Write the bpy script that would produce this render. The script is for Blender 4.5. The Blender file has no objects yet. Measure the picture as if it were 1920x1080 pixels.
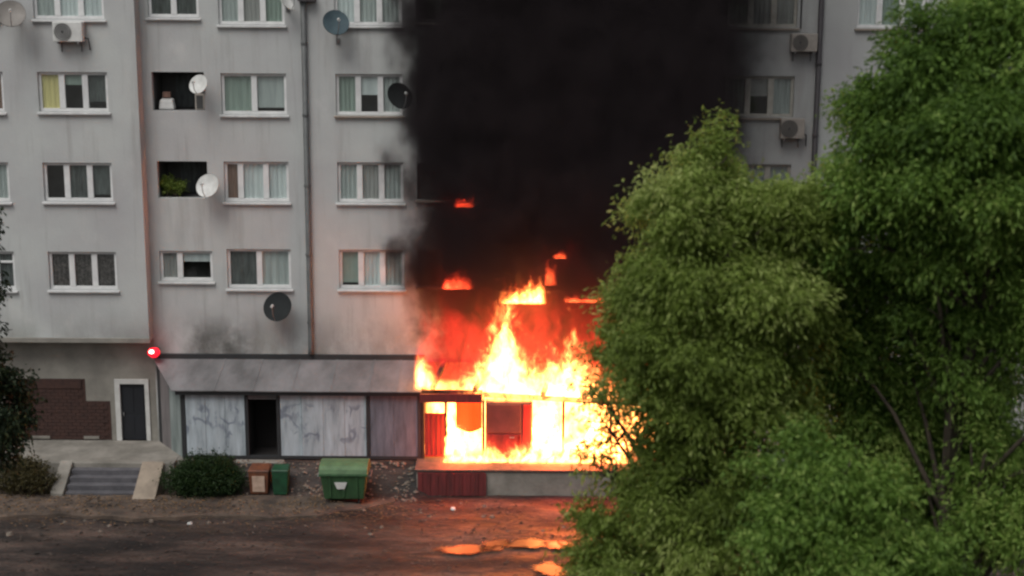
import bpy, math, random
import numpy as np
from mathutils import Vector, Matrix
random.seed(7)
rng = np.random.default_rng(11)
R = math.radians
S = bpy.context.scene
C = S.collection

# ------------------------------------------------------------------ camera
CAM = Vector((0.0, -45.0, 15.0)); PITCH = R(11.4); ROLL = R(0.3)
cam = bpy.data.cameras.new('camera'); cam_o = bpy.data.objects.new('camera', cam); C.objects.link(cam_o)
cam.sensor_width = 36.0; cam.lens = 2700 / 1920 * 36.0; cam.clip_start = 0.1; cam.clip_end = 3000
cam_o.location = CAM
cam_o.rotation_euler = (Matrix.Rotation(R(90) - PITCH, 4, 'X') @ Matrix.Rotation(ROLL, 4, 'Z')).to_euler()
S.camera = cam_o
cam.dof.use_dof = True; cam.dof.focus_distance = 46.0; cam.dof.aperture_fstop = 0.55

# ------------------------------------------------------------------ world, sun, exposure
SUN_EL, SUN_AZ = R(58), R(208)          # azimuth measured clockwise from +Y: the sun stands behind the camera, a little left
w = bpy.data.worlds.new('World'); S.world = w; w.use_nodes = True
nt = w.node_tree; bg = nt.nodes['Background']
sky = nt.nodes.new('ShaderNodeTexSky'); sky.sky_type = 'NISHITA'; sky.sun_disc = False
sky.sun_elevation = SUN_EL; sky.sun_rotation = SUN_AZ; sky.air_density = 1.4; sky.dust_density = 4.0
hs = nt.nodes.new('ShaderNodeHueSaturation'); hs.inputs['Saturation'].default_value = 0.3
nt.links.new(sky.outputs[0], hs.inputs['Color']); nt.links.new(hs.outputs[0], bg.inputs['Color'])
bg.inputs['Strength'].default_value = 0.085
sl = bpy.data.lights.new('sun', 'SUN'); sl.energy = 1.4; sl.angle = R(35); sl.color = (1.0, 0.985, 0.95)
so = bpy.data.objects.new('sun', sl); C.objects.link(so); so.location = (-10, -40, 40)
sd = Vector((math.sin(SUN_AZ) * math.cos(SUN_EL), math.cos(SUN_AZ) * math.cos(SUN_EL), math.sin(SUN_EL)))
so.rotation_euler = sd.to_track_quat('Z', 'Y').to_euler()
S.view_settings.view_transform = 'Standard'; S.view_settings.look = 'None'
S.view_settings.exposure = 0.15; S.view_settings.gamma = 1.0; S.view_settings.use_curve_mapping = False
S.render.engine = 'CYCLES'
cy = S.cycles
cy.use_denoising = True; cy.filter_width = 2.4
cy.max_bounces = 8; cy.diffuse_bounces = 3; cy.glossy_bounces = 3; cy.transparent_max_bounces = 24; cy.volume_bounces = 0
cy.sample_clamp_indirect = 4.0; cy.volume_max_steps = 256; cy.caustics_reflective = False; cy.caustics_refractive = False

# ------------------------------------------------------------------ materials
def nodes(name):
    m = bpy.data.materials.new(name); m.use_nodes = True
    return m, m.node_tree.nodes, m.node_tree.links
def ramp(N, stops, interp='LINEAR'):
    r = N.new('ShaderNodeValToRGB'); cr = r.color_ramp; cr.interpolation = interp
    while len(cr.elements) < len(stops): cr.elements.new(0.5)
    for e, (p, c) in zip(cr.elements, stops):
        e.position = p; e.color = (*c, 1) if len(c) == 3 else c
    return r
def surf(name, col, col2=None, rough=0.85, scale=2.0, detail=6, stretch=(1, 1, 1), bump=0.0, bscale=20, metal=0.0, lo=0.35, hi=0.68, coords='P'):
    m, N, L = nodes(name); b = N['Principled BSDF']
    b.inputs['Roughness'].default_value = rough; b.inputs['Metallic'].default_value = metal
    if coords == 'P': src = N.new('ShaderNodeNewGeometry').outputs['Position']
    else: src = N.new('ShaderNodeTexCoord').outputs['Object']
    mp = N.new('ShaderNodeMapping'); mp.inputs['Scale'].default_value = stretch; L.new(src, mp.inputs['Vector'])
    n = N.new('ShaderNodeTexNoise'); n.inputs['Scale'].default_value = scale; n.inputs['Detail'].default_value = detail
    n.inputs['Roughness'].default_value = 0.62
    L.new(mp.outputs[0], n.inputs['Vector'])
    if col2 is None: col2 = tuple(c * 0.72 for c in col)
    r = ramp(N, [(lo, col2), (hi, col)]); L.new(n.outputs['Fac'], r.inputs[0]); L.new(r.outputs[0], b.inputs['Base Color'])
    if bump:
        n2 = N.new('ShaderNodeTexNoise'); n2.inputs['Scale'].default_value = bscale; n2.inputs['Detail'].default_value = 6
        L.new(src, n2.inputs['Vector'])
        bp = N.new('ShaderNodeBump'); bp.inputs['Strength'].default_value = bump; bp.inputs['Distance'].default_value = 0.03
        L.new(n2.outputs['Fac'], bp.inputs['Height']); L.new(bp.outputs[0], b.inputs['Normal'])
    return m
def math_node(N, L, op, a, b=None, clamp=False):
    n = N.new('ShaderNodeMath'); n.operation = op; n.use_clamp = clamp
    for i, v in enumerate((a, b)):
        if v is None: continue
        if isinstance(v, (int, float)): n.inputs[i].default_value = v
        else: L.new(v, n.inputs[i])
    return n.outputs[0]
def maprange(N, L, v, a, b, c=0.0, d=1.0, smooth=True):
    n = N.new('ShaderNodeMapRange'); n.interpolation_type = 'SMOOTHSTEP' if smooth else 'LINEAR'
    L.new(v, n.inputs['Value'])
    for k, x in zip(('From Min', 'From Max', 'To Min', 'To Max'), (a, b, c, d)): n.inputs[k].default_value = x
    return n.outputs[0]

def wall_material():
    m, N, L = nodes('stucco'); b = N['Principled BSDF']; b.inputs['Roughness'].default_value = 0.92
    P = N.new('ShaderNodeNewGeometry').outputs['Position']
    sx = N.new('ShaderNodeSeparateXYZ'); L.new(P, sx.inputs[0]); x, z = sx.outputs['X'], sx.outputs['Z']
    def noise(scale, st=(1, 1, 1), det=5, rough=0.6):
        mp = N.new('ShaderNodeMapping'); mp.inputs['Scale'].default_value = st; L.new(P, mp.inputs[0])
        n = N.new('ShaderNodeTexNoise'); n.inputs['Scale'].default_value = scale; n.inputs['Detail'].default_value = det; n.inputs['Roughness'].default_value = rough
        L.new(mp.outputs[0], n.inputs['Vector']); return n.outputs['Fac']
    a = ramp(N, [(0.3, (0.395, 0.395, 0.4)), (0.7, (0.49, 0.51, 0.495))]); L.new(noise(0.35), a.inputs[0])
    def mix(c1, col, fac, mode='MIX'):
        n = N.new('ShaderNodeMix'); n.data_type = 'RGBA'; n.blend_type = mode
        L.new(fac, n.inputs[0]); L.new(c1, n.inputs[6])
        if isinstance(col, tuple): n.inputs[7].default_value = (*col, 1)
        else: L.new(col, n.inputs[7])
        return n.outputs[2]
    c = a.outputs[0]
    # rain streaks and patchy repair of the render
    c = mix(c, (0.3, 0.29, 0.28), maprange(N, L, noise(1.6, (1, 1, 0.12), 6), 0.5, 0.76, 0, 0.6))
    c = mix(c, (0.27, 0.26, 0.25), maprange(N, L, noise(3.6, (1, 1, 0.07), 5), 0.54, 0.74, 0, 0.4))
    c = mix(c, (0.6, 0.6, 0.58), maprange(N, L, noise(0.8, (1, 1, 0.8), 7), 0.56, 0.74, 0, 0.35))
    # patchy darker band low on the facade
    lowz = math_node(N, L, 'MULTIPLY', maprange(N, L, z, 5.6, 3.6), maprange(N, L, noise(0.9, (1, 1, 0.6), 6), 0.32, 0.66))
    c = mix(c, (0.15, 0.145, 0.125), math_node(N, L, 'MULTIPLY', lowz, 0.72))
    # fire soot round the burning shop; patch over the shed roof also paints smoke haze
    nx = math_node(N, L, 'ADD', x, math_node(N, L, 'MULTIPLY', math_node(N, L, 'SUBTRACT', noise(0.55), 0.5), 3.0))
    s1 = math_node(N, L, 'MULTIPLY', maprange(N, L, nx, -3.6, -2.2), maprange(N, L, nx, 8.6, 5.5))
    c = mix(c, (0.012, 0.011, 0.011), math_node(N, L, 'MULTIPLY', s1, 0.97))
    dx = math_node(N, L, 'ABSOLUTE', math_node(N, L, 'ADD', nx, 9.2))
    s2 = math_node(N, L, 'MULTIPLY', maprange(N, L, dx, 1.7, 0.2), math_node(N, L, 'MULTIPLY', maprange(N, L, z, 5.3, 4.0), maprange(N, L, noise(1.1), 0.3, 0.6)))
    c = mix(c, (0.05, 0.047, 0.043), math_node(N, L, 'MULTIPLY', s2, 0.75))
    L.new(c, b.inputs['Base Color'])
    bp = N.new('ShaderNodeBump'); bp.inputs['Strength'].default_value = 0.35; bp.inputs['Distance'].default_value = 0.02
    L.new(noise(14, det=8), bp.inputs['Height']); L.new(bp.outputs[0], b.inputs['Normal'])
    return m
def glass_material():
    m, N, L = nodes('window_glass'); N.remove(N['Principled BSDF'])
    t = N.new('ShaderNodeBsdfTransparent'); t.inputs[0].default_value = (0.94, 0.965, 0.955, 1)
    g = N.new('ShaderNodeBsdfGlossy'); g.inputs['Roughness'].default_value = 0.04; g.inputs[0].default_value = (0.9, 0.93, 0.92, 1)
    mx = N.new('ShaderNodeMixShader'); mx.inputs[0].default_value = 0.075; L.new(t.outputs[0], mx.inputs[1]); L.new(g.outputs[0], mx.inputs[2])
    L.new(mx.outputs[0], N['Material Output'].inputs['Surface'])
    return m
def leaf_material(name, c1, c2, c3, trans=0.35):
    m, N, L = nodes(name); N.remove(N['Principled BSDF'])
    at_ = N.new('ShaderNodeAttribute'); at_.attribute_name = 'tint'
    r = ramp(N, [(0.0, c1), (0.55, c2), (1.0, c3)]); L.new(at_.outputs['Fac'], r.inputs[0])
    d = N.new('ShaderNodeBsdfPrincipled'); d.inputs['Roughness'].default_value = 0.55; d.inputs['Specular IOR Level'].default_value = 0.25
    L.new(r.outputs[0], d.inputs['Base Color'])
    t = N.new('ShaderNodeBsdfTranslucent')
    hv = N.new('ShaderNodeHueSaturation'); hv.inputs['Value'].default_value = 1.3; L.new(r.outputs[0], hv.inputs['Color']); L.new(hv.outputs[0], t.inputs[0])
    mx = N.new('ShaderNodeMixShader'); mx.inputs[0].default_value = trans
    L.new(d.outputs[0], mx.inputs[1]); L.new(t.outputs[0], mx.inputs[2]); L.new(mx.outputs[0], N['Material Output'].inputs['Surface'])
    return m
def ground_material():
    m, N, L = nodes('muddy_ground'); b = N['Principled BSDF']
    P = N.new('ShaderNodeNewGeometry').outputs['Position']
    def noise(scale, st=(1, 1, 1), det=6, rough=0.65):
        mp = N.new('ShaderNodeMapping'); mp.inputs['Scale'].default_value = st; L.new(P, mp.inputs[0])
        n = N.new('ShaderNodeTexNoise'); n.inputs['Scale'].default_value = scale; n.inputs['Detail'].default_value = det; n.inputs['Roughness'].default_value = rough
        L.new(mp.outputs[0], n.inputs['Vector']); return n.outputs['Fac']
    a = ramp(N, [(0.38, (0.009, 0.007, 0.006)), (0.5, (0.034, 0.024, 0.02)), (0.64, (0.1, 0.07, 0.057))])
    L.new(noise(0.9, (0.3, 1, 1), 8), a.inputs[0])
    g = ramp(N, [(0.55, (1, 1, 1)), (0.7, (0.55, 0.6, 0.5))]); L.new(noise(1.1, (0.5, 1, 1)), g.inputs[0])
    f = ramp(N, [(0.3, (0.55, 0.55, 0.55)), (0.7, (1.35, 1.3, 1.25))]); L.new(noise(9.0), f.inputs[0])
    for other in (g, f):
        mx = N.new('ShaderNodeMix'); mx.data_type = 'RGBA'; mx.blend_type = 'MULTIPLY'; mx.inputs[0].default_value = 1
        L.new(a.outputs[0] if other is g else prev, mx.inputs[6]); L.new(other.outputs[0], mx.inputs[7]); prev = mx.outputs[2]
    L.new(prev, b.inputs['Base Color'])
    L.new(maprange(N, L, noise(0.8, (0.4, 1, 1)), 0.35, 0.65, 0.5, 0.9), b.inputs['Roughness'])
    bp = N.new('ShaderNodeBump'); bp.inputs['Strength'].default_value = 0.9; bp.inputs['Distance'].default_value = 0.12
    L.new(noise(3.0, (.6, 1, 1), det=12), bp.inputs['Height']); L.new(bp.outputs[0], b.inputs['Normal'])
    return m
def emit_material(name, col, strength):
    m, N, L = nodes(name); b = N['Principled BSDF']; b.inputs['Base Color'].default_value = (*col, 1)
    b.inputs['Emission Color'].default_value = (*col, 1); b.inputs['Emission Strength'].default_value = strength
    return m
def translucent_material(name, col):
    m, N, L = nodes(name); b = N['Principled BSDF']; b.inputs['Base Color'].default_value = (*col, 1); b.inputs['Roughness'].default_value = 0.6
    t = N.new('ShaderNodeBsdfTranslucent'); t.inputs[0].default_value = (*col, 1)
    mx = N.new('ShaderNodeMixShader'); mx.inputs[0].default_value = 0.6
    L.new(b.outputs[0], mx.inputs[1]); L.new(t.outputs[0], mx.inputs[2]); L.new(mx.outputs[0], N['Material Output'].inputs['Surface'])
    return m

def graffiti_material():
    m, N, L = nodes('dirty_white_graffitied_panel'); b = N['Principled BSDF']; b.inputs['Roughness'].default_value = 0.65
    Pp = N.new('ShaderNodeNewGeometry').outputs['Position']
    def noise(scale, st=(1, 1, 1), det=5, rough=0.6, off=0.0):
        mp = N.new('ShaderNodeMapping'); mp.inputs['Scale'].default_value = st; mp.inputs['Location'].default_value = (off,) * 3; L.new(Pp, mp.inputs[0])
        n = N.new('ShaderNodeTexNoise'); n.inputs['Scale'].default_value = scale; n.inputs['Detail'].default_value = det; n.inputs['Roughness'].default_value = rough
        L.new(mp.outputs[0], n.inputs['Vector']); return n.outputs['Fac']
    base = ramp(N, [(0.3, (0.24, 0.275, 0.3)), (0.46, (0.35, 0.395, 0.425)), (0.7, (0.46, 0.52, 0.56))]); L.new(noise(2.0, (3.2, 1, 0.5), 8), base.inputs[0])
    line = maprange(N, L, math_node(N, L, 'ABSOLUTE', math_node(N, L, 'SUBTRACT', noise(1.5, (1.3, 1, 1), 1.5, .5, 4.0), 0.5)), 0.045, 0.012)
    blot = maprange(N, L, noise(1.1, (1.2, 1, 1.0), 2, .5, 11.0), 0.47, 0.56)
    smear = math_node(N, L, 'MULTIPLY', maprange(N, L, noise(3.0, (1.6, 1, .8), 4, .6, 21.0), 0.5, 0.66), 0.75)
    z = N.new('ShaderNodeSeparateXYZ'); L.new(Pp, z.inputs[0])
    band = math_node(N, L, 'MULTIPLY', maprange(N, L, z.outputs['Z'], 1.1, 1.5), maprange(N, L, z.outputs['Z'], 2.75, 2.4))
    fac = math_node(N, L, 'MULTIPLY', math_node(N, L, 'MULTIPLY', math_node(N, L, 'MAXIMUM', line, smear), blot), math_node(N, L, 'MULTIPLY', band, 0.6))
    mx = N.new('ShaderNodeMix'); mx.data_type = 'RGBA'; L.new(fac, mx.inputs[0]); L.new(base.outputs[0], mx.inputs[6]); mx.inputs[7].default_value = (0.07, 0.085, 0.13, 1)
    L.new(mx.outputs[2], b.inputs['Base Color'])
    return m

M = dict(
    wall=wall_material(), glass=glass_material(), ground=ground_material(),
    pvc=surf('white_window_frame', (0.74, 0.74, 0.73), (0.6, 0.6, 0.6), 0.45, 3),
    oldframe=surf('weathered_window_frame', (0.5, 0.48, 0.43), (0.36, 0.34, 0.3), 0.7, 5),
    burntframe=surf('scorched_window_frame', (0.05, 0.045, 0.04), (0.02, 0.02, 0.02), 0.8, 5),
    sill=surf('sill_sheet_metal', (0.62, 0.62, 0.61), (0.45, 0.45, 0.45), 0.5, 3),
    sill2=surf('brown_sill', (0.3, 0.25, 0.21), None, 0.6, 3),
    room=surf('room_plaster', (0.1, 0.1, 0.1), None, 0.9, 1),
    c_grey=surf('grey_net_curtain', (0.5, 0.53, 0.53), (0.36, 0.385, 0.385), 0.9, 1.2, stretch=(5, 1, 0.4)),
    c_pale=surf('pale_net_curtain', (0.74, 0.78, 0.79), (0.58, 0.61, 0.63), 0.9, 1.5, stretch=(5, 1, 0.4)),
    c_green=surf('green_grey_curtain', (0.34, 0.41, 0.37), (0.25, 0.3, 0.27), 0.9, 1.5, stretch=(5, 1, 0.4)),
    c_dark=surf('dark_curtain', (0.12, 0.135, 0.135), (0.055, 0.06, 0.06), 0.9, 3, stretch=(3, 1, 0.6)),
    c_lace=surf('lace_curtain', (0.13, 0.11, 0.11), (0.035, 0.03, 0.03), 0.9, 14, detail=3, lo=0.45, hi=0.62),
    c_yellow=surf('yellow_curtain', (0.85, 0.74, 0.34), (0.7, 0.6, 0.28), 0.9, 1.5, stretch=(5, 1, 0.4)),
    c_brown=surf('brown_curtain', (0.3, 0.17, 0.13), (0.16, 0.1, 0.08), 0.9, 1.5, stretch=(5, 1, 0.4)),
    c_mauve=surf('grey_mauve_curtain', (0.4, 0.385, 0.38), (0.29, 0.28, 0.28), 0.9, 1.5, stretch=(5, 1, 0.4)),
    pipe=surf('grey_downpipe', (0.12, 0.125, 0.125), (0.08, 0.085, 0.085), 0.6, 4),
    dkpipe=surf('dark_downpipe', (0.05, 0.045, 0.05), None, 0.6, 4),
    gwall=surf('ground_floor_render', (0.29, 0.275, 0.24), (0.18, 0.17, 0.15), 0.92, 1.0, bump=0.3),
    brown=surf('brown_painted_brick', (0.06, 0.027, 0.02), (0.035, 0.017, 0.014), 0.85, 6, bump=0.3),
    doorw=surf('white_door_frame', (0.62, 0.62, 0.6), (0.48, 0.48, 0.46), 0.55, 3),
    doord=surf('dark_door', (0.012, 0.014, 0.019), None, 0.5, 2),
    conc=surf('concrete', (0.27, 0.25, 0.22), (0.15, 0.14, 0.12), 0.93, 1.5, bump=0.4, bscale=12),
    conc_d=surf('dark_concrete_step', (0.12, 0.115, 0.125), (0.07, 0.068, 0.075), 0.9, 2.5, bump=0.4),
    tan=surf('tan_concrete', (0.33, 0.27, 0.21), (0.22, 0.18, 0.14), 0.93, 2.0, bump=0.3),
    dust=surf('dusty_pavement', (0.14, 0.1, 0.075), (0.04, 0.03, 0.024), 0.95, 1.3, detail=9, bump=0.5, bscale=7),
    dirt=surf('rubbly_dirt', (0.16, 0.12, 0.09), (0.05, 0.04, 0.032), 0.95, 3.0, detail=9, bump=0.8, bscale=8),
    roof=surf('weathered_roof_sheet', (0.2, 0.195, 0.2), (0.1, 0.097, 0.098), 0.75, 1.2, bump=0.2, stretch=(1, 0.4, 1)),
    panel=graffiti_material(),
    panel_g=surf('grey_metal_panel', (0.15, 0.175, 0.215), (0.08, 0.095, 0.115), 0.7, 2.4, detail=8, stretch=(3.0, 1, 0.5)),
    panel_s=surf('pinkish_side_panel', (0.2, 0.18, 0.18), (0.12, 0.11, 0.11), 0.8, 2, stretch=(2, 2, 0.4)),
    panel_gr=surf('greenish_side_panel', (0.28, 0.32, 0.31), (0.14, 0.17, 0.165), 0.8, 2, stretch=(2, 2, 0.4)),
    shedframe=surf('shed_frame_eave_shade', (0.026, 0.028, 0.03), None, 0.7, 3),  # dark frame, deepened so the eave's shade sits in the colour
    black=surf('unlit_interior', (0.018, 0.015, 0.014), None, 0.95, 1),
    char2=surf('soot_covered_concrete', (0.13, 0.09, 0.075), (0.05, 0.04, 0.035), 0.9, 2.5, bump=0.4),
    char=surf('charred_timber', (0.03, 0.024, 0.02), (0.012, 0.01, 0.01), 0.9, 8, bump=0.6, bscale=25),
    red=surf('red_painted_metal', (0.34, 0.03, 0.028), (0.17, 0.02, 0.02), 0.6, 2.5, stretch=(4, 1, 0.5)),
    dkred=surf('dark_red_sheet', (0.16, 0.022, 0.022), (0.08, 0.014, 0.014), 0.7, 2, stretch=(3, 1, 0.5)),
    cabinet=surf('maroon_cabinet_metal', (0.09, 0.04, 0.04), (0.055, 0.028, 0.028), 0.6, 2),
    cloth=translucent_material('scorched_plastic_sheet', (0.6, 0.09, 0.035)),
    green=surf('green_container', (0.042, 0.115, 0.042), (0.022, 0.055, 0.024), 0.6, 3.0, detail=9, stretch=(1, 1, .5)),
    greenlid=surf('paler_green_lid', (0.105, 0.19, 0.085), (0.06, 0.11, 0.05), 0.6, 3.0, detail=9),  # paler green than the body
    rubber=surf('black_rubber', (0.02, 0.02, 0.02), None, 0.8, 4),
    white=surf('white_plastic', (0.75, 0.74, 0.72), (0.6, 0.6, 0.58), 0.6, 3),
    offwhite=surf('aged_white_metal', (0.66, 0.66, 0.64), (0.5, 0.5, 0.48), 0.55, 4),
    beige=surf('beige_casing', (0.42, 0.38, 0.34), (0.3, 0.27, 0.24), 0.6, 4),
    grille=surf('dark_fan_grille', (0.06, 0.06, 0.06), None, 0.6, 4),
    teal=surf('blue_grey_dish', (0.06, 0.095, 0.11), (0.04, 0.065, 0.08), 0.8, 3),
    dkdish=surf('dark_grey_dish', (0.014, 0.017, 0.018), None, 0.9, 3),
    brdish=surf('grey_brown_dish', (0.24, 0.22, 0.2), (0.17, 0.155, 0.14), 0.6, 3),
    steel=surf('galvanised_bracket', (0.2, 0.2, 0.2), None, 0.5, 4),
    orangebin=surf('rusty_orange_plastic', (0.19, 0.065, 0.028), (0.09, 0.035, 0.02), 0.6, 4),
    bingreen=surf('small_green_bin_plastic', (0.015, 0.08, 0.035), (0.008, 0.035, 0.016), 0.5, 4),
    pale=surf('pale_board', (0.62, 0.45, 0.35), (0.4, 0.28, 0.21), 0.7, 4),
    stone=surf('pale_stone', (0.22, 0.18, 0.145), (0.09, 0.075, 0.06), 0.9, 5, bump=0.4),
    bark=surf('bark', (0.09, 0.07, 0.05), (0.045, 0.036, 0.028), 0.95, 6, stretch=(1, 1, 0.2), bump=0.8, bscale=14),
    leafA=leaf_material('willow_leaf', (0.085, 0.125, 0.022), (0.21, 0.285, 0.058), (0.42, 0.48, 0.17), 0.5),
    leafB=leaf_material('green_leaf', (0.06, 0.115, 0.022), (0.165, 0.275, 0.052), (0.37, 0.47, 0.135), 0.5),
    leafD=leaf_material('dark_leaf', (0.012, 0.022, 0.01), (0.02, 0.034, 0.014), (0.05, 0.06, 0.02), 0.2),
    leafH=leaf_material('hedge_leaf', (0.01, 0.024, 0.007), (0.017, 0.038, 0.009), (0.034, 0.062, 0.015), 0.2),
    leafY=leaf_material('dry_shrub_leaf', (0.04, 0.036, 0.014), (0.07, 0.058, 0.022), (0.14, 0.11, 0.04), 0.3),
)
def water_material():
    m, N, L = nodes('puddle_water'); b = N['Principled BSDF']; src = N.new('ShaderNodeNewGeometry').outputs['Position']
    b.inputs['Base Color'].default_value = (0.03, 0.02, 0.016, 1); b.inputs['Roughness'].default_value = 0.33; b.inputs['IOR'].default_value = 1.4; b.inputs['Specular IOR Level'].default_value = 0.7
    n = N.new('ShaderNodeTexNoise'); n.inputs['Scale'].default_value = 4.0; n.inputs['Detail'].default_value = 5; L.new(src, n.inputs['Vector'])
    bp = N.new('ShaderNodeBump'); bp.inputs['Strength'].default_value = 0.12; bp.inputs['Distance'].default_value = 0.02
    L.new(n.outputs['Fac'], bp.inputs['Height']); L.new(bp.outputs[0], b.inputs['Normal'])
    at_ = N.new('ShaderNodeAttribute'); at_.attribute_name = 'rim'      # the water runs out to nothing at the rim
    e = math_node(N, L, 'ADD', at_.outputs['Fac'], math_node(N, L, 'MULTIPLY', math_node(N, L, 'SUBTRACT', n.outputs['Fac'], .5), .9))
    t = N.new('ShaderNodeBsdfTransparent'); mx = N.new('ShaderNodeMixShader'); L.new(maprange(N, L, e, .95, .45), mx.inputs[0])
    L.new(t.outputs[0], mx.inputs[1]); L.new(b.outputs[0], mx.inputs[2]); L.new(mx.outputs[0], N['Material Output'].inputs['Surface'])
    return m
M['water'] = water_material()

# ------------------------------------------------------------------ mesh helpers
class MB:
    def __init__(s): s.v = []; s.f = []
    def add(s, vs, fs):
        k = len(s.v); s.v += [tuple(p) for p in vs]; s.f += [tuple(i + k for i in f) for f in fs]; return s
    def quad(s, a, b, c, d): return s.add([a, b, c, d], [(0, 1, 2, 3)])
    def box(s, x0, x1, y0, y1, z0, z1):
        return s.add([(x, y, z) for z in (z0, z1) for y in (y0, y1) for x in (x0, x1)],
                     [(0, 2, 3, 1), (4, 5, 7, 6), (0, 1, 5, 4), (2, 6, 7, 3), (0, 4, 6, 2), (1, 3, 7, 5)])
    def hexa(s, b4, t4):      # bottom and top loops, counter-clockwise from above
        return s.add(list(b4) + list(t4), [(3, 2, 1, 0), (4, 5, 6, 7)] + [(i, (i + 1) % 4, (i + 1) % 4 + 4, i + 4) for i in range(4)])
    def tube(s, pts, r, n=10, caps=True):
        pts = [Vector(p) for p in pts]; rs = r if isinstance(r, (list, tuple)) else [r] * len(pts)
        k = len(s.v); u = None
        for i, p in enumerate(pts):
            t = (pts[min(i + 1, len(pts) - 1)] - pts[max(i - 1, 0)]).normalized()
            if u is None:
                u = t.orthogonal().normalized()
            u = (u - t * u.dot(t)).normalized(); q = t.cross(u)
            for j in range(n):
                a = 2 * math.pi * j / n; s.v.append(tuple(p + (u * math.cos(a) + q * math.sin(a)) * rs[i]))
        for i in range(len(pts) - 1):
            for j in range(n):
                a, b = k + i * n + j, k + i * n + (j + 1) % n
                s.f.append((a, b, b + n, a + n))
        if caps:
            s.f.append(tuple(k + j for j in reversed(range(n)))); s.f.append(tuple(k + (len(pts) - 1) * n + j for j in range(n)))
        return s
    def lathe(s, prof, n=28, M4=Matrix()):     # profile of (radius, height), about local z
        k = len(s.v)
        for r, h in prof:
            for j in range(n):
                a = 2 * math.pi * j / n; s.v.append(tuple(M4 @ Vector((r * math.cos(a), r * math.sin(a), h))))
        for i in range(len(prof) - 1):
            for j in range(n):
                a, b = k + i * n + j, k + i * n + (j + 1) % n
                s.f.append((a, b, b + n, a + n))
        return s
    def build(s, name, mat, parent=None, bevel=0.0, smooth=False):
        me = bpy.data.meshes.new(name); me.from_pydata(s.v, [], s.f); me.update()
        if smooth: me.polygons.foreach_set('use_smooth', [True] * len(me.polygons))
        me.materials.append(mat if not isinstance(mat, str) else M[mat])
        o = bpy.data.objects.new(name, me); C.objects.link(o)
        if parent is not None: o.parent = parent
        if bevel:
            b = o.modifiers.new('bevel', 'BEVEL'); b.width = bevel; b.segments = 2; b.limit_method = 'ANGLE'
        return o
def tag(o, label, cat, group=None, kind=None):
    if kind == 'structure': o['kind'] = kind; return o
    o['label'] = label; o['category'] = cat
    if group: o['group'] = group
    if kind: o['kind'] = kind
    return o
def empty(name, loc, label, cat, group=None):
    o = bpy.data.objects.new(name, None); C.objects.link(o); o.location = loc; o.empty_display_size = 0.2
    return tag(o, label, cat, group)
def child(o, parent):      # parent while the mesh is written in world coordinates
    o.parent = parent; o.matrix_parent_inverse = Matrix.Translation(parent.location).inverted() if parent.type == 'EMPTY' else Matrix()
    return o

# ------------------------------------------------------------------ ground, pavement, platform
GX = [-400, -200, -100, -60, -40, -30] + list(np.arange(-22, 20.01, 0.25)) + [25, 32, 45, 70, 120, 220, 400]
GY = [-400, -250, -150, -100, -75, -60, -48, -40, -32, -26, -20, -16] + list(np.arange(-13, -1.01, 0.2)) + [-0.5, 0.3, 5, 30, 100, 400]
gx, gy = np.array(GX, float), np.array(GY, float)
def sstep(a, b, t): t = np.clip((t - a) / (b - a), 0, 1); return t * t * (3 - 2 * t)
def lump(x, y): return 0.5 * np.sin(1.7 * x + 1.3 * y) * np.sin(0.9 * x - 2.1 * y + 1) + 0.3 * np.sin(4.1 * x + 2 * y) * np.sin(3.3 * y - 1.7 * x + 2)
def gh(x, y):
    bank = sstep(-3.35, -2.1, y) * sstep(-10.4, -9.6, x) * (1 - sstep(-2.8, -2.5, x))
    return 0.76 * bank + 0.09 * lump(x * 1.7, y * 1.9) * np.clip(bank * 4 * (1 - bank) + 0.08, 0, 1) + 0.035 * lump(x * .6, y * .9) * (y < -1.5) * sstep(-60, -15, y)
XX, YY = np.meshgrid(gx, gy); ZZ = gh(XX, YY)
nx_, ny_ = len(gx), len(gy)
gm = MB(); gm.v = [tuple(p) for p in np.stack([XX, YY, ZZ], -1).reshape(-1, 3)]
gm.f = [(j * nx_ + i, j * nx_ + i + 1, (j + 1) * nx_ + i + 1, (j + 1) * nx_ + i) for j in range(ny_ - 1) for i in range(nx_ - 1)]
tag(gm.build('ground', 'ground', smooth=True), None, None, kind='structure')

# dusty pavement strip with a worn kerb edge
pv = MB(); n = 60; xs = np.linspace(-22, -3.5, n)
def pe(x): return -5.1 + 0.12 * math.sin(1.3 * x) + 0.06 * math.sin(4.7 * x) + 1.45 * max(0.0, (x + 7.2) / 3.8) ** 1.4
for i, x in enumerate(xs):
    e = pe(x); t = max(0.0, min(1, (-4.2 - x) / 2.5)); zt = 0.035 + 0.08 * t + 0.012 * math.sin(3.1 * x)
    for (y, z) in ((-3.3, zt), (-3.3 + (e + 3.3) * .33, zt + 0.01 * math.sin(5 * x)), (-3.3 + (e + 3.3) * .66, zt), (e + 0.03, zt), (e, zt - 0.02), (e - 0.01, -0.06)): pv.v.append((x, y, z))
for i in range(n - 1):
    for j in range(5):
        a = i * 6 + j; pv.f.append((a, a + 1, a + 7, a + 6)[::-1])
tag(pv.build('pavement', 'dust'), None, None, kind='structure')

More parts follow.
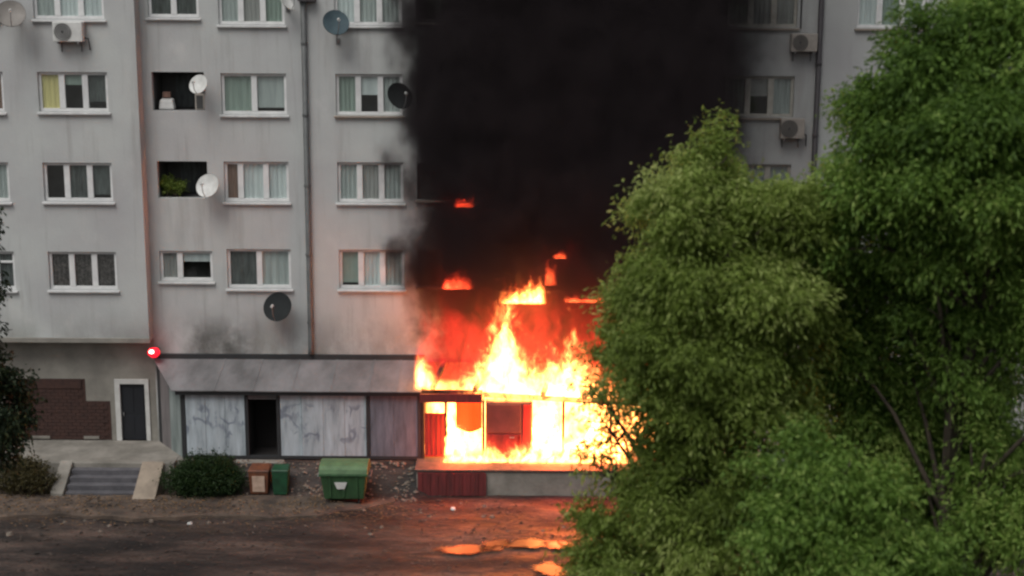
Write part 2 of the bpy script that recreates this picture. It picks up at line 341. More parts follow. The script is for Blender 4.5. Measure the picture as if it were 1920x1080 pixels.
# platform in front of the door, steps, cheek wall
porch = empty('porch', (-12.9, -1.2, 0), 'concrete porch with dark steps leading to the ground-floor door', 'porch')
def P(mb, name, mat, parent, **k): return child(mb.build(name, mat, None, **k), parent)
P(MB().box(-19, -10.45, -2.34, -0.02, 0.0, 0.8).box(-10.45, -9.9, -1.95, -0.02, 0, 0.79), 'slab', 'conc', porch, bevel=0.015)
for i in range(5):
    z = 0.64 - 0.16 * i + 0.02; y = -2.342 - 0.25 * i
    P(MB().box(-13.55, -11.45, y - 0.27, y, -0.1, z - 0.0), 'step', 'conc_d', porch, bevel=0.012)
P(MB().hexa([(-11.43, -3.75, -0.1), (-10.75, -3.75, -0.1), (-10.75, -2.345, -0.1), (-11.43, -2.345, -0.1)],
            [(-11.43, -3.75, 0.1), (-10.75, -3.75, 0.06), (-10.75, -2.345, 0.86), (-11.43, -2.345, 0.86)]), 'cheek_wall', 'tan', porch, bevel=0.02)
P(MB().hexa([(-13.95, -3.5, -0.1), (-13.57, -3.5, -0.1), (-13.57, -2.345, -0.1), (-13.95, -2.345, -0.1)],
            [(-13.95, -3.5, 0.25), (-13.57, -3.5, 0.2), (-13.57, -2.345, 0.88), (-13.95, -2.345, 0.9)]), 'cheek_wall', 'conc', porch, bevel=0.02)

# retaining platform of the burning shop
rp = empty('retaining_wall', (1.5, -2.6, 0), 'low grey retaining wall and deck below the burning shop', 'retaining wall')
P(MB().box(-2.9, 8.0, -2.86, -0.02, -0.1, 0.78), 'wall', 'conc', rp, bevel=0.015)
P(MB().box(-2.95, 8.0, -2.92, -1.3, 0.78, 0.83), 'coping', 'char2', rp, bevel=0.01)
dp = MB().box(-2.86, -0.8, -2.93, -2.865, 0.0, 0.74)
for k in range(9): dp.box(-2.8 + k * 0.245, -2.72 + k * 0.245, -2.955, -2.93, 0.02, 0.72)
tag(dp.build('metal_sheet', 'dkred'), 'dark red ribbed metal sheet leaning on the retaining wall below the flames', 'metal sheet')

# ------------------------------------------------------------------ apartment building
B = empty('apartment_building', (0, 0, 0), 'grey rendered apartment block with rows of white-framed windows', 'building')
openings = []          # (x0, x1, z0, z1, wallY)
def window(x0, x1, z0, z1, Y, fills, widths=None, frame='pvc', sill='sill', opening=True, transom=False):
    """a recessed window: frame mesh with panes, sill, curtains and the room behind"""
    openings.append((x0, x1, z0, z1, Y))
    n = len(fills); widths = widths or [1] * n; tot = sum(widths)
    yf = Y + 0.09; fw = 0.09; mw = 0.09
    mb = MB()
    mb.box(x0, x1, yf, yf + 0.07, z0, z0 + fw).box(x0, x1, yf, yf + 0.07, z1 - fw, z1)
    mb.box(x0, x0 + fw, yf, yf + 0.07, z0 + fw, z1 - fw).box(x1 - fw, x1, yf, yf + 0.07, z0 + fw, z1 - fw)
    edges = [x0]; 
    for a in widths: edges.append(edges[-1] + (x1 - x0) * a / tot)
    for e in edges[1:-1]: mb.box(e - mw, e + mw, yf - 0.012, yf + 0.065, z0 + fw, z1 - fw)
    if transom: mb.box(x0 + fw, x1 - fw, yf - 0.01, yf + 0.06, z1 - 0.38, z1 - 0.31)
    wn = mb.build('window', frame, B, bevel=0.008)
    rd = 0.9
    rm = MB(); a0, a1, b0, b1, c0, c1 = x0 - .3, x1 + .3, yf + .09, yf + rd, z0 - .5, z1 + .2
    rm.quad((a0, b1, c0), (a1, b1, c0), (a1, b1, c1), (a0, b1, c1)).quad((a0, b0, c0), (a1, b0, c0), (a1, b1, c0), (a0, b1, c0))
    rm.quad((a0, b0, c1), (a0, b1, c1), (a1, b1, c1), (a1, b0, c1)).quad((a0, b0, c0), (a0, b1, c0), (a0, b1, c1), (a0, b0, c1)).quad((a1, b0, c0), (a1, b0, c1), (a1, b1, c1), (a1, b1, c0))
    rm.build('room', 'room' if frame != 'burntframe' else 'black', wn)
    if sill:
        MB().hexa([(x0 - .06, Y - .1, z0 - .09), (x1 + .06, Y - .1, z0 - .09), (x1 + .06, Y + .13, z0 - .06), (x0 - .06, Y + .13, z0 - .06)],
                  [(x0 - .06, Y - .1, z0 - .045), (x1 + .06, Y - .1, z0 - .045), (x1 + .06, Y + .13, z0 - .004), (x0 - .06, Y + .13, z0 - .004)]).build('window_sill', sill, wn)
    for k, fl in enumerate(fills):
        l = edges[k] + (fw if k == 0 else mw); r = edges[k + 1] - (fw if k == n - 1 else mw)
        if fl != 'open':
            MB().box(l - .01, r + .01, yf + .025, yf + .037, z0 + fw - .01, z1 - fw + .01).build('pane', 'glass', wn)
        if fl in ('open', 'd'): continue
        mat, cov = (fl, 1.0) if isinstance(fl, str) else fl      # cov: how far the blind is let down
        cb = MB(); m = 14; ph = random.random() * 6; zb = z1 - fw - (z1 - z0 - 2 * fw) * cov
        for i in range(m + 1):
            t = i / m; y = yf + .07 + 0.014 * math.sin(t * 26 + ph) * (0 if cov < 1 else 1)
            cb.v += [(l - .03 + (r - l + .06) * t, y, zb), (l - .03 + (r - l + .06) * t, y, z1 - .02)]
        cb.f = [(2 * i, 2 * i + 2, 2 * i + 3, 2 * i + 1) for i in range(m)]
        cb.build('curtain' if cov == 1 else 'blind', mat, wn)
    return wn
def loggia(x0, x1, z0, z1, Y, mat='room', depth=1.3):
    openings.append((x0, x1, z0, z1, Y))
    a0, a1, b0, b1, c0, c1 = x0, x1, Y + .02, Y + depth, z0 - .02, z1 + .02
    rm = MB()
    rm.quad((a0, b1, c0), (a1, b1, c0), (a1, b1, c1), (a0, b1, c1)).quad((a0, b0 + .2, c0), (a1, b0 + .2, c0), (a1, b1, c0), (a0, b1, c0))
    rm.quad((a0, b0 + .2, c1), (a0, b1, c1), (a1, b1, c1), (a1, b0 + .2, c1)).quad((a0, b0 + .2, c0), (a0, b1, c0), (a0, b1, c1), (a0, b0 + .2, c1)).quad((a1, b0 + .2, c0), (a1, b0 + .2, c1), (a1, b1, c1), (a1, b1, c0))
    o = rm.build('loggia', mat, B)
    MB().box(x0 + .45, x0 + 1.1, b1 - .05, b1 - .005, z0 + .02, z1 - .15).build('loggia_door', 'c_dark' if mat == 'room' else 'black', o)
    return o
LY = -0.55
ls = [14.3, 11.5, 8.72, 5.92]; ms = [14.15, 11.4, 8.66, 5.88]
G_, PA, GR, DK, LC, YE, BR, MV = 'c_grey', 'c_pale', 'c_green', 'c_dark', 'c_lace', 'c_yellow', 'c_brown', 'c_mauve'
A_ = (-17.4, -15.9 + 0.28)
for r, fl in enumerate(([PA, PA, G_], [PA, MV, BR], [MV, MV, G_], [DK, DK, DK])):
    window(*A_, ls[r] - 0.02, ls[r] + 1.2, LY, fl, transom=(r == 3))
for r, fl in enumerate(([G_, PA, PA], [YE, (GR, .3), (DK, .8)], ['d', DK, (DK, .9)], [LC, LC, LC])):
    window(-14.56, -12.42, ls[r], ls[r] + 1.2, LY, fl)
window(-11.22, -9.66, 14.36, 15.4, 0, [DK, DK])
loggia(-11.2, -9.58, 11.5, 12.69, 0); loggia(-11.15, -9.58, 8.76, 9.92, 0)
window(-11.2, -9.52, 6.1, 7.07, 0, [MV, (PA, .35)], [0.75, 1.25])
for r, (fl, wd) in enumerate((([G_, MV, GR], None), ([GR, (G_, .9)], None), ([BR, (PA, 1.0), PA], [.7, 1.1, 1.0]), ([DK, G_], None))):
    window(-9.06, -7.03, ms[r], ms[r] + 1.26, 0, fl, wd, sill='sill')
for r, fl in enumerate(([PA, G_, G_], [GR, (PA, .52), G_], [G_, MV, G_], [(GR, .92), PA, G_])):
    window(-5.5, -3.43, ms[r], ms[r] + 1.26, 0, fl, sill='sill2' if r == 1 else 'sill')
for r in range(4):
    window(-3.0, -1.6, ms[r] + .1, ms[r] + 1.26, 0, ['d', 'd'] if r < 3 else ['open', 'open'], frame='burntframe', sill='sill2')
    window(-0.5, 1.6, ms[r], ms[r] + 1.26, 0, ['d', 'd', 'd'] if r < 2 else ['open', 'open', 'd'], frame='burntframe', sill='sill2')
    window(3.2, 5.3, ms[r], ms[r] + 1.26, 0, ['d', 'd', 'd'], frame='burntframe', sill='sill2')
for r, fl in enumerate(([MV, MV, MV], [MV, (MV, .5), G_], [G_, G_, G_], [G_, MV, G_])):
    window(6.58, 8.72, ms[r], ms[r] + 1.26, 0, fl, sill='sill2', frame='oldframe')
for r, fl in enumerate(([PA, GR, G_], [DK, DK, DK], [G_, G_, MV], [G_, MV, G_])):
    window(10.55, 12.65, ms[r], ms[r] + 1.26, 0, fl, sill='sill2')
for r, fl in enumerate(([BR, MV], [G_, G_], [G_, MV], [DK, DK])):
    window(13.4, 14.9, ms[r] + .1, ms[r] + 1.26, 0, fl, sill='sill2')

def wall_with_holes(name, x0, x1, z0, z1, Y, mat, holes, rev=0.22, thick=None):
    xs = sorted({x0, x1, *[h[0] for h in holes], *[h[1] for h in holes]}); zs = sorted({z0, z1, *[h[2] for h in holes], *[h[3] for h in holes]})
    mb = MB()
    for i in range(len(xs) - 1):
        for j in range(len(zs) - 1):
            cx, cz = (xs[i] + xs[i + 1]) / 2, (zs[j] + zs[j + 1]) / 2
            if any(h[0] < cx < h[1] and h[2] < cz < h[3] for h in holes): continue
            mb.quad((xs[i], Y, zs[j]), (xs[i + 1], Y, zs[j]), (xs[i + 1], Y, zs[j + 1]), (xs[i], Y, zs[j + 1]))
    for a, b, c, d in [h[:4] for h in holes]:
        y1 = Y + rev
        mb.quad((a, Y, c), (a, y1, c), (b, y1, c), (b, Y, c)).quad((a, Y, d), (b, Y, d), (b, y1, d), (a, y1, d))
        mb.quad((a, Y, c), (a, Y, d), (a, y1, d), (a, y1, c)).quad((b, Y, c), (b, y1, c), (b, y1, d), (b, Y, d))
    return mb.build(name, mat, B)
wall_with_holes('wall', -11.5, 17.5, 0.0, 18.0, 0.0, 'wall', [h for h in openings if h[4] == 0])
wl = wall_with_holes('wall', -20.5, -11.5, 4.22, 18.0, LY, 'wall', [h for h in openings if h[4] != 0])
# return face of the projecting left bay, its soffit and the drip ledge
MB().quad((-11.5, LY, 4.22), (-11.5, 0.0, 4.22), (-11.5, 0.0, 18), (-11.5, LY, 18)).quad((-20.5, LY, 4.22), (-20.5, 0.02, 4.22), (-11.5, 0.02, 4.22), (-11.5, LY, 4.22)).build('bay_return', 'wall', B)
MB().box(-20.5, -11.46, LY - 0.07, LY - 0.003, 4.2, 4.36).build('ledge', 'gwall', B, bevel=0.015)
# roof and far side, so that the block is closed
MB().box(-20.5, 17.5, -0.6, 12, 18.003, 18.25).build('roof', 'conc', B)
MB().quad((17.5, 0, 0), (17.5, 12, 0), (17.5, 12, 18), (17.5, 0, 18)).quad((-20.5, 0, 0), (-20.5, LY, 18), (-20.5, 12, 18), (-20.5, 12, 0)).quad((17.5, 12, 0), (-20.5, 12, 0), (-20.5, 12, 18), (17.5, 12, 18)).build('rear_wall', 'wall', B)
# ground floor below the left bay
gw = MB().quad((-20.5, 0, 0), (-12.83, 0, 0), (-12.83, 0, 4.22), (-20.5, 0, 4.22)).quad((-12.83, 0, 2.86), (-11.5, 0, 2.86), (-11.5, 0, 4.22), (-12.83, 0, 4.22)).quad((-11.72, 0, 0), (-11.5, 0, 0), (-11.5, 0, 2.86), (-11.72, 0, 2.86))
gw.build('ground_floor_wall', 'gwall', B)
dfr = MB().box(-12.83, -12.66, -.05, .12, .8, 2.86).box(-11.86, -11.72, -.05, .12, .8, 2.86).box(-12.66, -11.86, -.05, .12, 2.7, 2.86)
dfo = dfr.build('door_frame', 'doorw', B, bevel=0.01)
door = MB().box(-12.66, -11.86, .06, .11, .8, 2.7).build('door', 'doord', B)
MB().box(-12.58, -12.26, .045, .06, 1.0, 1.6).box(-12.2, -11.94, .045, .06, 1.0, 1.6).box(-12.58, -12.26, .045, .06, 1.75, 2.55).box(-12.2, -11.94, .045, .06, 1.75, 2.55).build('door_panel', 'doord', door)
MB().box(-12.6, -12.57, .0, .05, 1.62, 1.74).build('handle', 'steel', door)
# brown painted lower wall: courses of brick, stepped outline
bw = MB().box(-16.4, -13.78, -0.012, -0.002, 0.82, 2.86).box(-13.78, -13.0, -0.012, -0.002, 0.82, 2.12).build('brown_wall_base', 'brown', B)
brick_me = None
for row in range(18):
    z = 0.84 + row * 0.112; zmax = z + 0.1
    x = -16.35 + (0.13 if row % 2 else 0)
    while x < -13.05:
        xe = min(x + 0.25, -13.02 if zmax < 2.12 else -13.8)
        if xe - x > 0.2 and not (random.random() < 0.03):
            if brick_me is None:
                o = MB().box(0, 0.25, -0.03, -0.012, 0, 0.1).build('brick', 'brown', B); brick_me = o.data
            else:
                o = bpy.data.objects.new('brick', brick_me); C.objects.link(o); o.parent = B
            o.location = (x, -random.uniform(0, 0.008), z)
        x += 0.262
MB().box(-15.4, -13.9, -0.05, -0.032, 2.55, 2.84).build('sign_board', 'brown', B)
# white scraps of render at the foot
for (a, b) in ((-15.6, -15.0), (-13.9, -13.4)):
    MB().box(a, b, -0.07, -0.035, 0.86, 0.95).build('skirting', 'conc', B)
# downpipes
def downpipe(x, z0, z1, r, mat):
    mb = MB().tube([(x, -.1, z1), (x, -.1, z0 + .25), (x, -.16, z0)], r, 10); o = mb.build('downpipe', mat, B, smooth=True)
    for k in range(int((z1 - z0) / 2.2)):
        z = z0 + 1 + k * 2.2
        MB().tube([(x, -.1, z), (x, -.1, z + .07)], r + .018, 10).box(x - .03, x + .03, -.06, .0, z + .01, z + .06).build('pipe_clamp', mat, o)
downpipe(-6.44, 3.75, 18, 0.085, 'pipe'); downpipe(9.42, 1.0, 18, 0.085, 'dkpipe')
MB().tube([(8.82, -.06, 18), (8.82, -.06, 14.1)], .025, 8).build('cable', 'dkpipe', B)
MB().box(-6.58, -6.05, -.3, -.003, 14.86, 15.04).build('pipe_hopper', 'dkpipe', B)

# ------------------------------------------------------------------ intact lean-to shed
SF = -1.8
shed = empty('lean_to_shed', (-6.5, -0.9, 0.8), 'long grey lean-to shed with sheet roof and graffitied white panels', 'shed')
# roof: sheets side by side from the hipped left corner, eave forward
def roof_z(y): return 3.06 + (y + 2.08) / 2.06 * 0.52
def xl(y): return -10.5 - (y + 2.08) / 2.06 * 1.05
cuts = [-9.2, -8.0, -6.8, -5.6, -4.4, -3.55, -2.78]
prev = None
for k, cx in enumerate(cuts):
    y0, y1 = -2.08, -0.02; j = random.uniform(0, 0.012)
    a0, a1 = (xl(y0), xl(y1)) if prev is None else (prev + .006, prev + .006)
    z0, z1 = roof_z(y0) + j, roof_z(y1) + j
    P(MB().hexa([(a0, y0, z0 - .03), (cx, y0, z0 - .03), (cx, y1, z1 - .03), (a1, y1, z1 - .03)], [(a0, y0, z0), (cx, y0, z0), (cx, y1, z1), (a1, y1, z1)]), 'roof_sheet', 'roof', shed)
    if prev is not None:
        P(MB().hexa([(prev - .02, y0 - .01, z0 - .02), (prev + .03, y0 - .01, z0 - .02), (prev + .03, y1, z1 - .02), (prev - .02, y1, z1 - .02)], [(prev - .02, y0 - .01, z0 + .012), (prev + .03, y0 - .01, z0 + .012), (prev + .03, y1, z1 + .012), (prev - .02, y1, z1 + .012)]), 'roof_seam', 'roof', shed)
    prev = cx
P(MB().box(-10.4, -2.8, -2.0, -1.93, 2.9, 3.02), 'fascia', 'shedframe', shed)  # dark strip also paints the shadow line under the eave
P(MB().box(-11.5, -2.8, -.1, -.004, 3.54, 3.72), 'flashing', 'shedframe', shed)
P(MB().box(-10.25, -2.82, SF - .05, SF + .05, .8, .9), 'base_rail', 'shedframe', shed)
for px_ in (-10.2, -8.24, -7.26, -4.46, -2.87): P(MB().box(px_ - .05, px_ + .05, SF - .055, SF + .05, .9, 2.9), 'post', 'shedframe', shed)
def shed_panel(x0, x1, mat):
    n = max(1, round((x1 - x0) / 0.62)); wdt = (x1 - x0) / n; out = []
    for k in range(n):
        dy = random.uniform(0, .02)
        out.append(P(MB().box(x0 + k * wdt + .004, x0 + (k + 1) * wdt - .004, SF - .03 - dy, SF + .01 - dy, .9, 2.9 + random.uniform(-.03, 0)), 'panel', mat, shed, bevel=.004))
    return out
p1 = shed_panel(-10.14, -8.3, 'panel'); p2 = shed_panel(-7.2, -4.52, 'panel'); p3 = shed_panel(-4.4, -2.92, 'panel_g')
P(MB().box(-8.19, -7.31, SF - .02, SF + .03, 2.72, 2.9), 'door_header', 'panel_s', shed)
P(MB().quad((-8.19, -.6, .8), (-7.31, -.6, .8), (-7.31, -.6, 2.72), (-8.19, -.6, 2.72)).quad((-8.19, SF, .81), (-7.31, SF, .81), (-7.31, -.6, .81), (-8.19, -.6, .81)).quad((-8.19, SF, .8), (-8.19, -.6, .8), (-8.19, -.6, 2.72), (-8.19, SF, 2.72)).quad((-7.31, SF, .8), (-7.31, SF, 2.72), (-7.31, -.6, 2.72), (-7.31, -.6, .8)).quad((-8.19, SF, 2.72), (-8.19, -.6, 2.72), (-7.31, -.6, 2.72), (-7.31, SF, 2.72)), 'doorway', 'black', shed)
P(MB().box(-8.6, -7.1, -2.2, -1.86, .6, .78), 'door_step', 'conc', shed)
# angled side wall at the left
sa, sb = Vector((-11.42, -.12)), Vector((-10.27, SF)); dr = (sb - sa); nrm = Vector((-dr.y, dr.x)).normalized() * -0.02
for k, (t0, t1, mt) in enumerate(((0, .12, 'shedframe'), (.125, .5, 'panel_s'), (.505, .95, 'panel_gr'), (.955, 1.0, 'shedframe'))):
    a, b = sa + dr * t0, sa + dr * t1
    za, zb = roof_z(a.y) - .06, roof_z(b.y) - .06
    P(MB().hexa([(a.x, a.y, .8), (b.x, b.y, .8), (b.x - nrm.x, b.y - nrm.y, .8), (a.x - nrm.x, a.y - nrm.y, .8)], [(a.x, a.y, za), (b.x, b.y, zb), (b.x - nrm.x, b.y - nrm.y, zb), (a.x - nrm.x, a.y - nrm.y, za)]), 'side_panel', mt, shed)
# glowing red light at the upper corner
rl = empty('red_light', (-11.4, -.38, 3.86), 'small glowing red light at the upper left corner of the shed roof', 'lamp')
mred = emit_material('red_glow', (0.9, 0.012, 0.03), 1.1); mcore = emit_material('white_hot_bulb', (1.0, 0.75, 0.6), 7.0)
P(MB().lathe([(0.0, -.17), (.1, -.15), (.19, -.05), (.2, .03), (.14, .13), (0.0, .17)], 16, Matrix.Translation((-11.4, -.45, 3.86))), 'lamp_glass', mred, rl, smooth=True)
P(MB().lathe([(0, -.06), (.07, -.03), (.075, .01), (.05, .05), (0, .06)], 12, Matrix.Translation((-11.42, -.66, 3.93))), 'bulb', mcore, rl, smooth=True)
P(MB().box(-11.47, -11.33, -.25, -.02, 3.8, 3.92), 'bracket', 'shedframe', rl)
rlt = bpy.data.lights.new('red_light_glow', 'POINT'); rlt.energy = 2.5; rlt.color = (1, .06, .08); rlt.shadow_soft_size = .06
rlo = bpy.data.objects.new('red_light_glow', rlt); C.objects.link(rlo); rlo.location = (-11.35, -.85, 3.95)

# ------------------------------------------------------------------ burning shop front
shop = empty('burning_shop', (1.2, -1.0, 0.83), 'single-storey shop front gutted by fire, its frame charred', 'shop')
P(MB().box(-2.8, -0.9, -2.5, -2.41, 2.84, 3.1), 'fascia', 'dkred', shop)
P(MB().box(-2.8, -0.9, SF - .08, SF + .06, 2.86, 3.04), 'lintel', 'char', shop)
P(MB().hexa([(-.9, SF - .05, 2.84), (4.6, SF - .1, 2.55), (4.6, SF + .02, 2.55), (-.9, SF + .06, 2.84)], [(-.9, SF - .05, 2.98), (4.6, SF - .1, 2.68), (4.6, SF + .02, 2.68), (-.9, SF + .06, 2.98)]), 'lintel', 'char', shop)
for x in (-2.76, -2.04, -.87, 1.62, 3.1, 4.6): P(MB().box(x - .04, x + .04, SF - .05, SF + .04, .83, 2.86), 'post', 'char', shop)
for (xa, za, xb, zb) in ((-2.5, 3.1, -2.2, 3.45), (-1.2, 3.05, -.7, 3.4), (.9, 2.9, 1.3, 3.3), (2.2, 2.8, 1.9, 3.25), (3.6, 2.7, 3.9, 3.2)):
    P(MB().hexa([(xa, -2.05, za), (xa + .13, -2.05, za), (xb + .13, -.1, zb), (xb, -.1, zb)], [(xa, -2.05, za + .14), (xa + .13, -2.05, za + .14), (xb + .13, -.1, zb + .14), (xb, -.1, zb + .14)]), 'rafter', 'char', shop)
P(MB().box(-2.7, -2.08, SF - .03, SF + .02, .9, 2.3), 'door', 'red', shop)
for k in range(4): P(MB().box(-2.66 + k * .15, -2.6 + k * .15, SF - .045, SF - .031, .95, 2.25), 'door_slat', 'dkred', shop)
sm = MB(); m = 8
for i in range(m + 1):
    t = i / m; sm.v += [(-1.72 + .8 * t, SF - .02 + .03 * math.sin(t * 9), 1.85 - .15 * math.sin(t * 3)), (-1.72 + .8 * t, SF - .02 + .03 * math.sin(t * 9), 2.86)]
sm.f = [(2 * i, 2 * i + 2, 2 * i + 3, 2 * i + 1) for i in range(m)]
P(sm, 'hanging_sheet', 'cloth', shop)
P(MB().quad((-2.82, -.06, .83), (5, -.06, .83), (5, -.06, 3.5), (-2.82, -.06, 3.5)), 'back_wall', 'char', shop)
P(MB().box(-2.84, -2.8, SF, -.1, .83, 3.05), 'side_wall', 'char', shop)
cab = empty('metal_cabinet', (-.05, -1.75, .83), 'boxy dark maroon metal cabinet standing amid the flames in the shop front', 'cabinet')
P(MB().box(-.8, .66, -1.95, -1.3, .9, 2.72), 'body', 'cabinet', cab, bevel=.06)
P(MB().box(-.74, .3, -1.985, -1.953, 1.72, 2.64), 'upper_door', 'cabinet', cab, bevel=.02)
P(MB().box(-.74, .3, -1.98, -1.953, .98, 1.67), 'lower_door', 'dkred', cab, bevel=.02)
P(MB().box(.36, .61, -1.98, -1.953, .98, 2.64), 'side_door', 'red', cab, bevel=.02)
P(MB().box(-.05, .1, -2.02, -1.985, 1.56, 1.6), 'handle', 'steel', cab)

# ------------------------------------------------------------------ fire and smoke
def fire_material(name, W, H, D, curve, scale=1.6, warp=0.35, edge=6.0, gain=60.0, red=1.2, soft=0.35, seed=0.0, hue=(1, .34, .075)):
    """emission volume; object space runs 0..W, 0..D, 0..H; the curve gives the flame height over the width"""
    m, N, L = nodes(name); N.remove(N['Principled BSDF'])
    O = N.new('ShaderNodeTexCoord').outputs['Object']
    def noise(sc, st, det, off):
        mp = N.new('ShaderNodeMapping'); mp.inputs['Scale'].default_value = st; mp.inputs['Location'].default_value = (off, off * 1.3, off * .7); L.new(O, mp.inputs[0])
        n = N.new('ShaderNodeTexNoise'); n.inputs['Scale'].default_value = sc; n.inputs['Detail'].default_value = det; n.inputs['Roughness'].default_value = .6; L.new(mp.outputs[0], n.inputs['Vector'])
        return math_node(N, L, 'SUBTRACT', n.outputs['Fac'], .5)
    s = N.new('ShaderNodeSeparateXYZ'); L.new(O, s.inputs[0])
    u = math_node(N, L, 'DIVIDE', s.outputs['X'], W); v = math_node(N, L, 'DIVIDE', s.outputs['Z'], H); t = math_node(N, L, 'DIVIDE', s.outputs['Y'], D)
    dn = N.new('ShaderNodeTexNoise'); dn.inputs['Scale'].default_value = scale * .9; dn.inputs['Detail'].default_value = 1.0; L.new(O, dn.inputs['Vector'])
    dv = N.new('ShaderNodeVectorMath'); dv.operation = 'MULTIPLY_ADD'; dv.inputs[1].default_value = (1.1 / scale,) * 3; L.new(dn.outputs['Color'], dv.inputs[0]); L.new(O, dv.inputs[2])
    O = dv.outputs[0]
    n1 = noise(scale * 1.25, (1, .6, .5), 6, seed); n2 = noise(scale * 1.7, (1, 1, .55), 2, seed + 7)
    vv = math_node(N, L, 'ADD', .2, math_node(N, L, 'MINIMUM', v, .7))
    uu = math_node(N, L, 'ADD', u, math_node(N, L, 'MULTIPLY', n2, warp * .9 / max(W, .5)))
    fc = N.new('ShaderNodeFloatCurve'); c = fc.mapping.curves[0]
    c.points[0].location = curve[0]; c.points[1].location = curve[-1]
    for p in curve[1:-1]: c.points.new(*p)
    fc.mapping.update(); L.new(uu, fc.inputs['Value'])
    f = math_node(N, L, 'SUBTRACT', fc.outputs[0], v)
    f = math_node(N, L, 'ADD', f, math_node(N, L, 'MULTIPLY', math_node(N, L, 'MULTIPLY', n1, warp * 2.4), vv))
    n4 = noise(scale * 4.2, (1, .7, .6), 3, seed + 3)
    f = math_node(N, L, 'ADD', f, math_node(N, L, 'MULTIPLY', n4, warp * .55))
    dw = math_node(N, L, 'ABSOLUTE', math_node(N, L, 'SUBTRACT', math_node(N, L, 'MULTIPLY', t, 2.0), 1.0))
    win = maprange(N, L, dw, 1.0, .35)
    ex = math_node(N, L, 'MULTIPLY', maprange(N, L, u, 0.0, min(.3, .25 / W)), maprange(N, L, u, 1.0, 1 - min(.3, .25 / W)))
    win = math_node(N, L, 'MULTIPLY', win, math_node(N, L, 'MULTIPLY', ex, maprange(N, L, v, 1.0, .93)))
    hot = math_node(N, L, 'MULTIPLY', math_node(N, L, 'POWER', math_node(N, L, 'MULTIPLY', f, edge, True), 1.8), maprange(N, L, math_node(N, L, 'ADD', n2, math_node(N, L, 'MULTIPLY', n4, .5)), -.16, .14, .02, 1.5))
    cool = math_node(N, L, 'MULTIPLY', math_node(N, L, 'POWER', maprange(N, L, f, -soft, .12), 2.2), maprange(N, L, n2, -.2, .14, .2, 1.3))
    e1 = N.new('ShaderNodeEmission'); e1.inputs[0].default_value = (*hue, 1)
    L.new(math_node(N, L, 'MULTIPLY', math_node(N, L, 'MULTIPLY', hot, win), gain / D), e1.inputs[1])
    e2 = N.new('ShaderNodeEmission'); e2.inputs[0].default_value = (1, .03, .018, 1)
    L.new(math_node(N, L, 'MULTIPLY', math_node(N, L, 'MULTIPLY', cool, win), red / D), e2.inputs[1])
    a = N.new('ShaderNodeAddShader'); L.new(e1.outputs[0], a.inputs[0]); L.new(e2.outputs[0], a.inputs[1])
    L.new(a.outputs[0], N['Material Output'].inputs['Volume'])
    m.cycles.volume_step_rate = .6
    return m
def interp(curve, t):
    for (a, ya), (b, yb) in zip(curve, curve[1:]):
        if a <= t <= b: return ya + (yb - ya) * (t - a) / (b - a + 1e-9)
    return curve[-1][1]
def fire_volume(name, x0, x1, z0, z1, y0, y1, curve, margin=.3, parent=None, **k):
    """closed hull that follows the flame's outline, filled with glowing gas"""
    W, H, D = x1 - x0, z1 - z0, y1 - y0
    n = 24; top = [min(H, (max(interp(curve, max(0, min(1, i / n + d))) for d in (-.04, 0, .04)) + margin) * H) for i in range(n + 1)]
    mb = MB()
    for i in range(n + 1):
        x = W * i / n
        for y in (0, D): mb.v += [(x, y, 0), (x, y, top[i])]
    for i in range(n):
        a = 4 * i; b = a + 4
        mb.f += [(a, b, b + 1, a + 1), (a + 2, a + 3, b + 3, b + 2), (a + 1, b + 1, b + 3, a + 3), (a, a + 2, b + 2, b)]
    mb.f += [(0, 1, 3, 2), (4 * n, 4 * n + 2, 4 * n + 3, 4 * n + 1)]
    o = mb.build(name, fire_material('burning_gas', W, H, D, curve, **k)); o.location = (x0, y0, z0)
    return o
def prof(x0, x1, z0, z1, pts): return [((x - x0) / (x1 - x0), max(0.02, (z - z0) / (z1 - z0))) for x, z in pts]
# inside the shop, behind door and cabinet
tag(fire_volume('fire', -2.78, 5.2, .84, 3.05, -1.28, -.1, [(0, 1.15), (.3, 1.0), (.5, 1.1), (.75, 1.0), (1, .9)], scale=1.7, edge=3.2, gain=16, red=1.3, seed=1, warp=.55),
    'white-hot blaze filling the inside of the shop behind its door and cabinet', 'fire')
# along the threshold, in front
x0, x1, z0, z1 = -2.2, 4.2, .84, 3.0
tag(fire_volume('fire', x0, x1, z0, z1, -2.35, -1.82 - .16, prof(x0, x1, z0, z1, [(-2.2, .9), (-2.02, 1.5), (-1.9, 2.7), (-1.72, 2.0), (-1.5, 1.7), (-1.1, 1.5), (-.6, 1.32), (-.1, 1.2), (.2, 1.38), (.6, 1.5), (.75, 2.7), (1.35, 2.9), (1.6, 1.8), (2.2, 1.9), (2.7, 2.5), (3.2, 1.6), (4.2, .9)]), scale=2.4, edge=5, gain=16, red=.8, seed=4, warp=.5, margin=.25),
    'white and yellow flames licking along the threshold of the burning shop', 'fire')
# the great flame over the roof
x0, x1, z0, z1 = -2.0, 4.2, 2.75, 6.6
tag(fire_volume('fire', x0, x1, z0, z1, -2.3, -.9, prof(x0, x1, z0, z1, [(-2.0, 2.8), (-1.7, 3.1), (-1.35, 3.5), (-.95, 3.7), (-.65, 4.5), (-.25, 5.3), (.15, 4.6), (.6, 3.9), (1.0, 3.75), (1.4, 4.0), (1.85, 4.4), (2.3, 3.9), (2.8, 3.5), (3.4, 3.1), (4.2, 2.8)]), scale=1.9, edge=4.5, gain=21, red=1.9, soft=.34, seed=9, warp=.95, margin=.45),
    'tall bright flame leaping over the collapsed roof of the shop', 'fire')
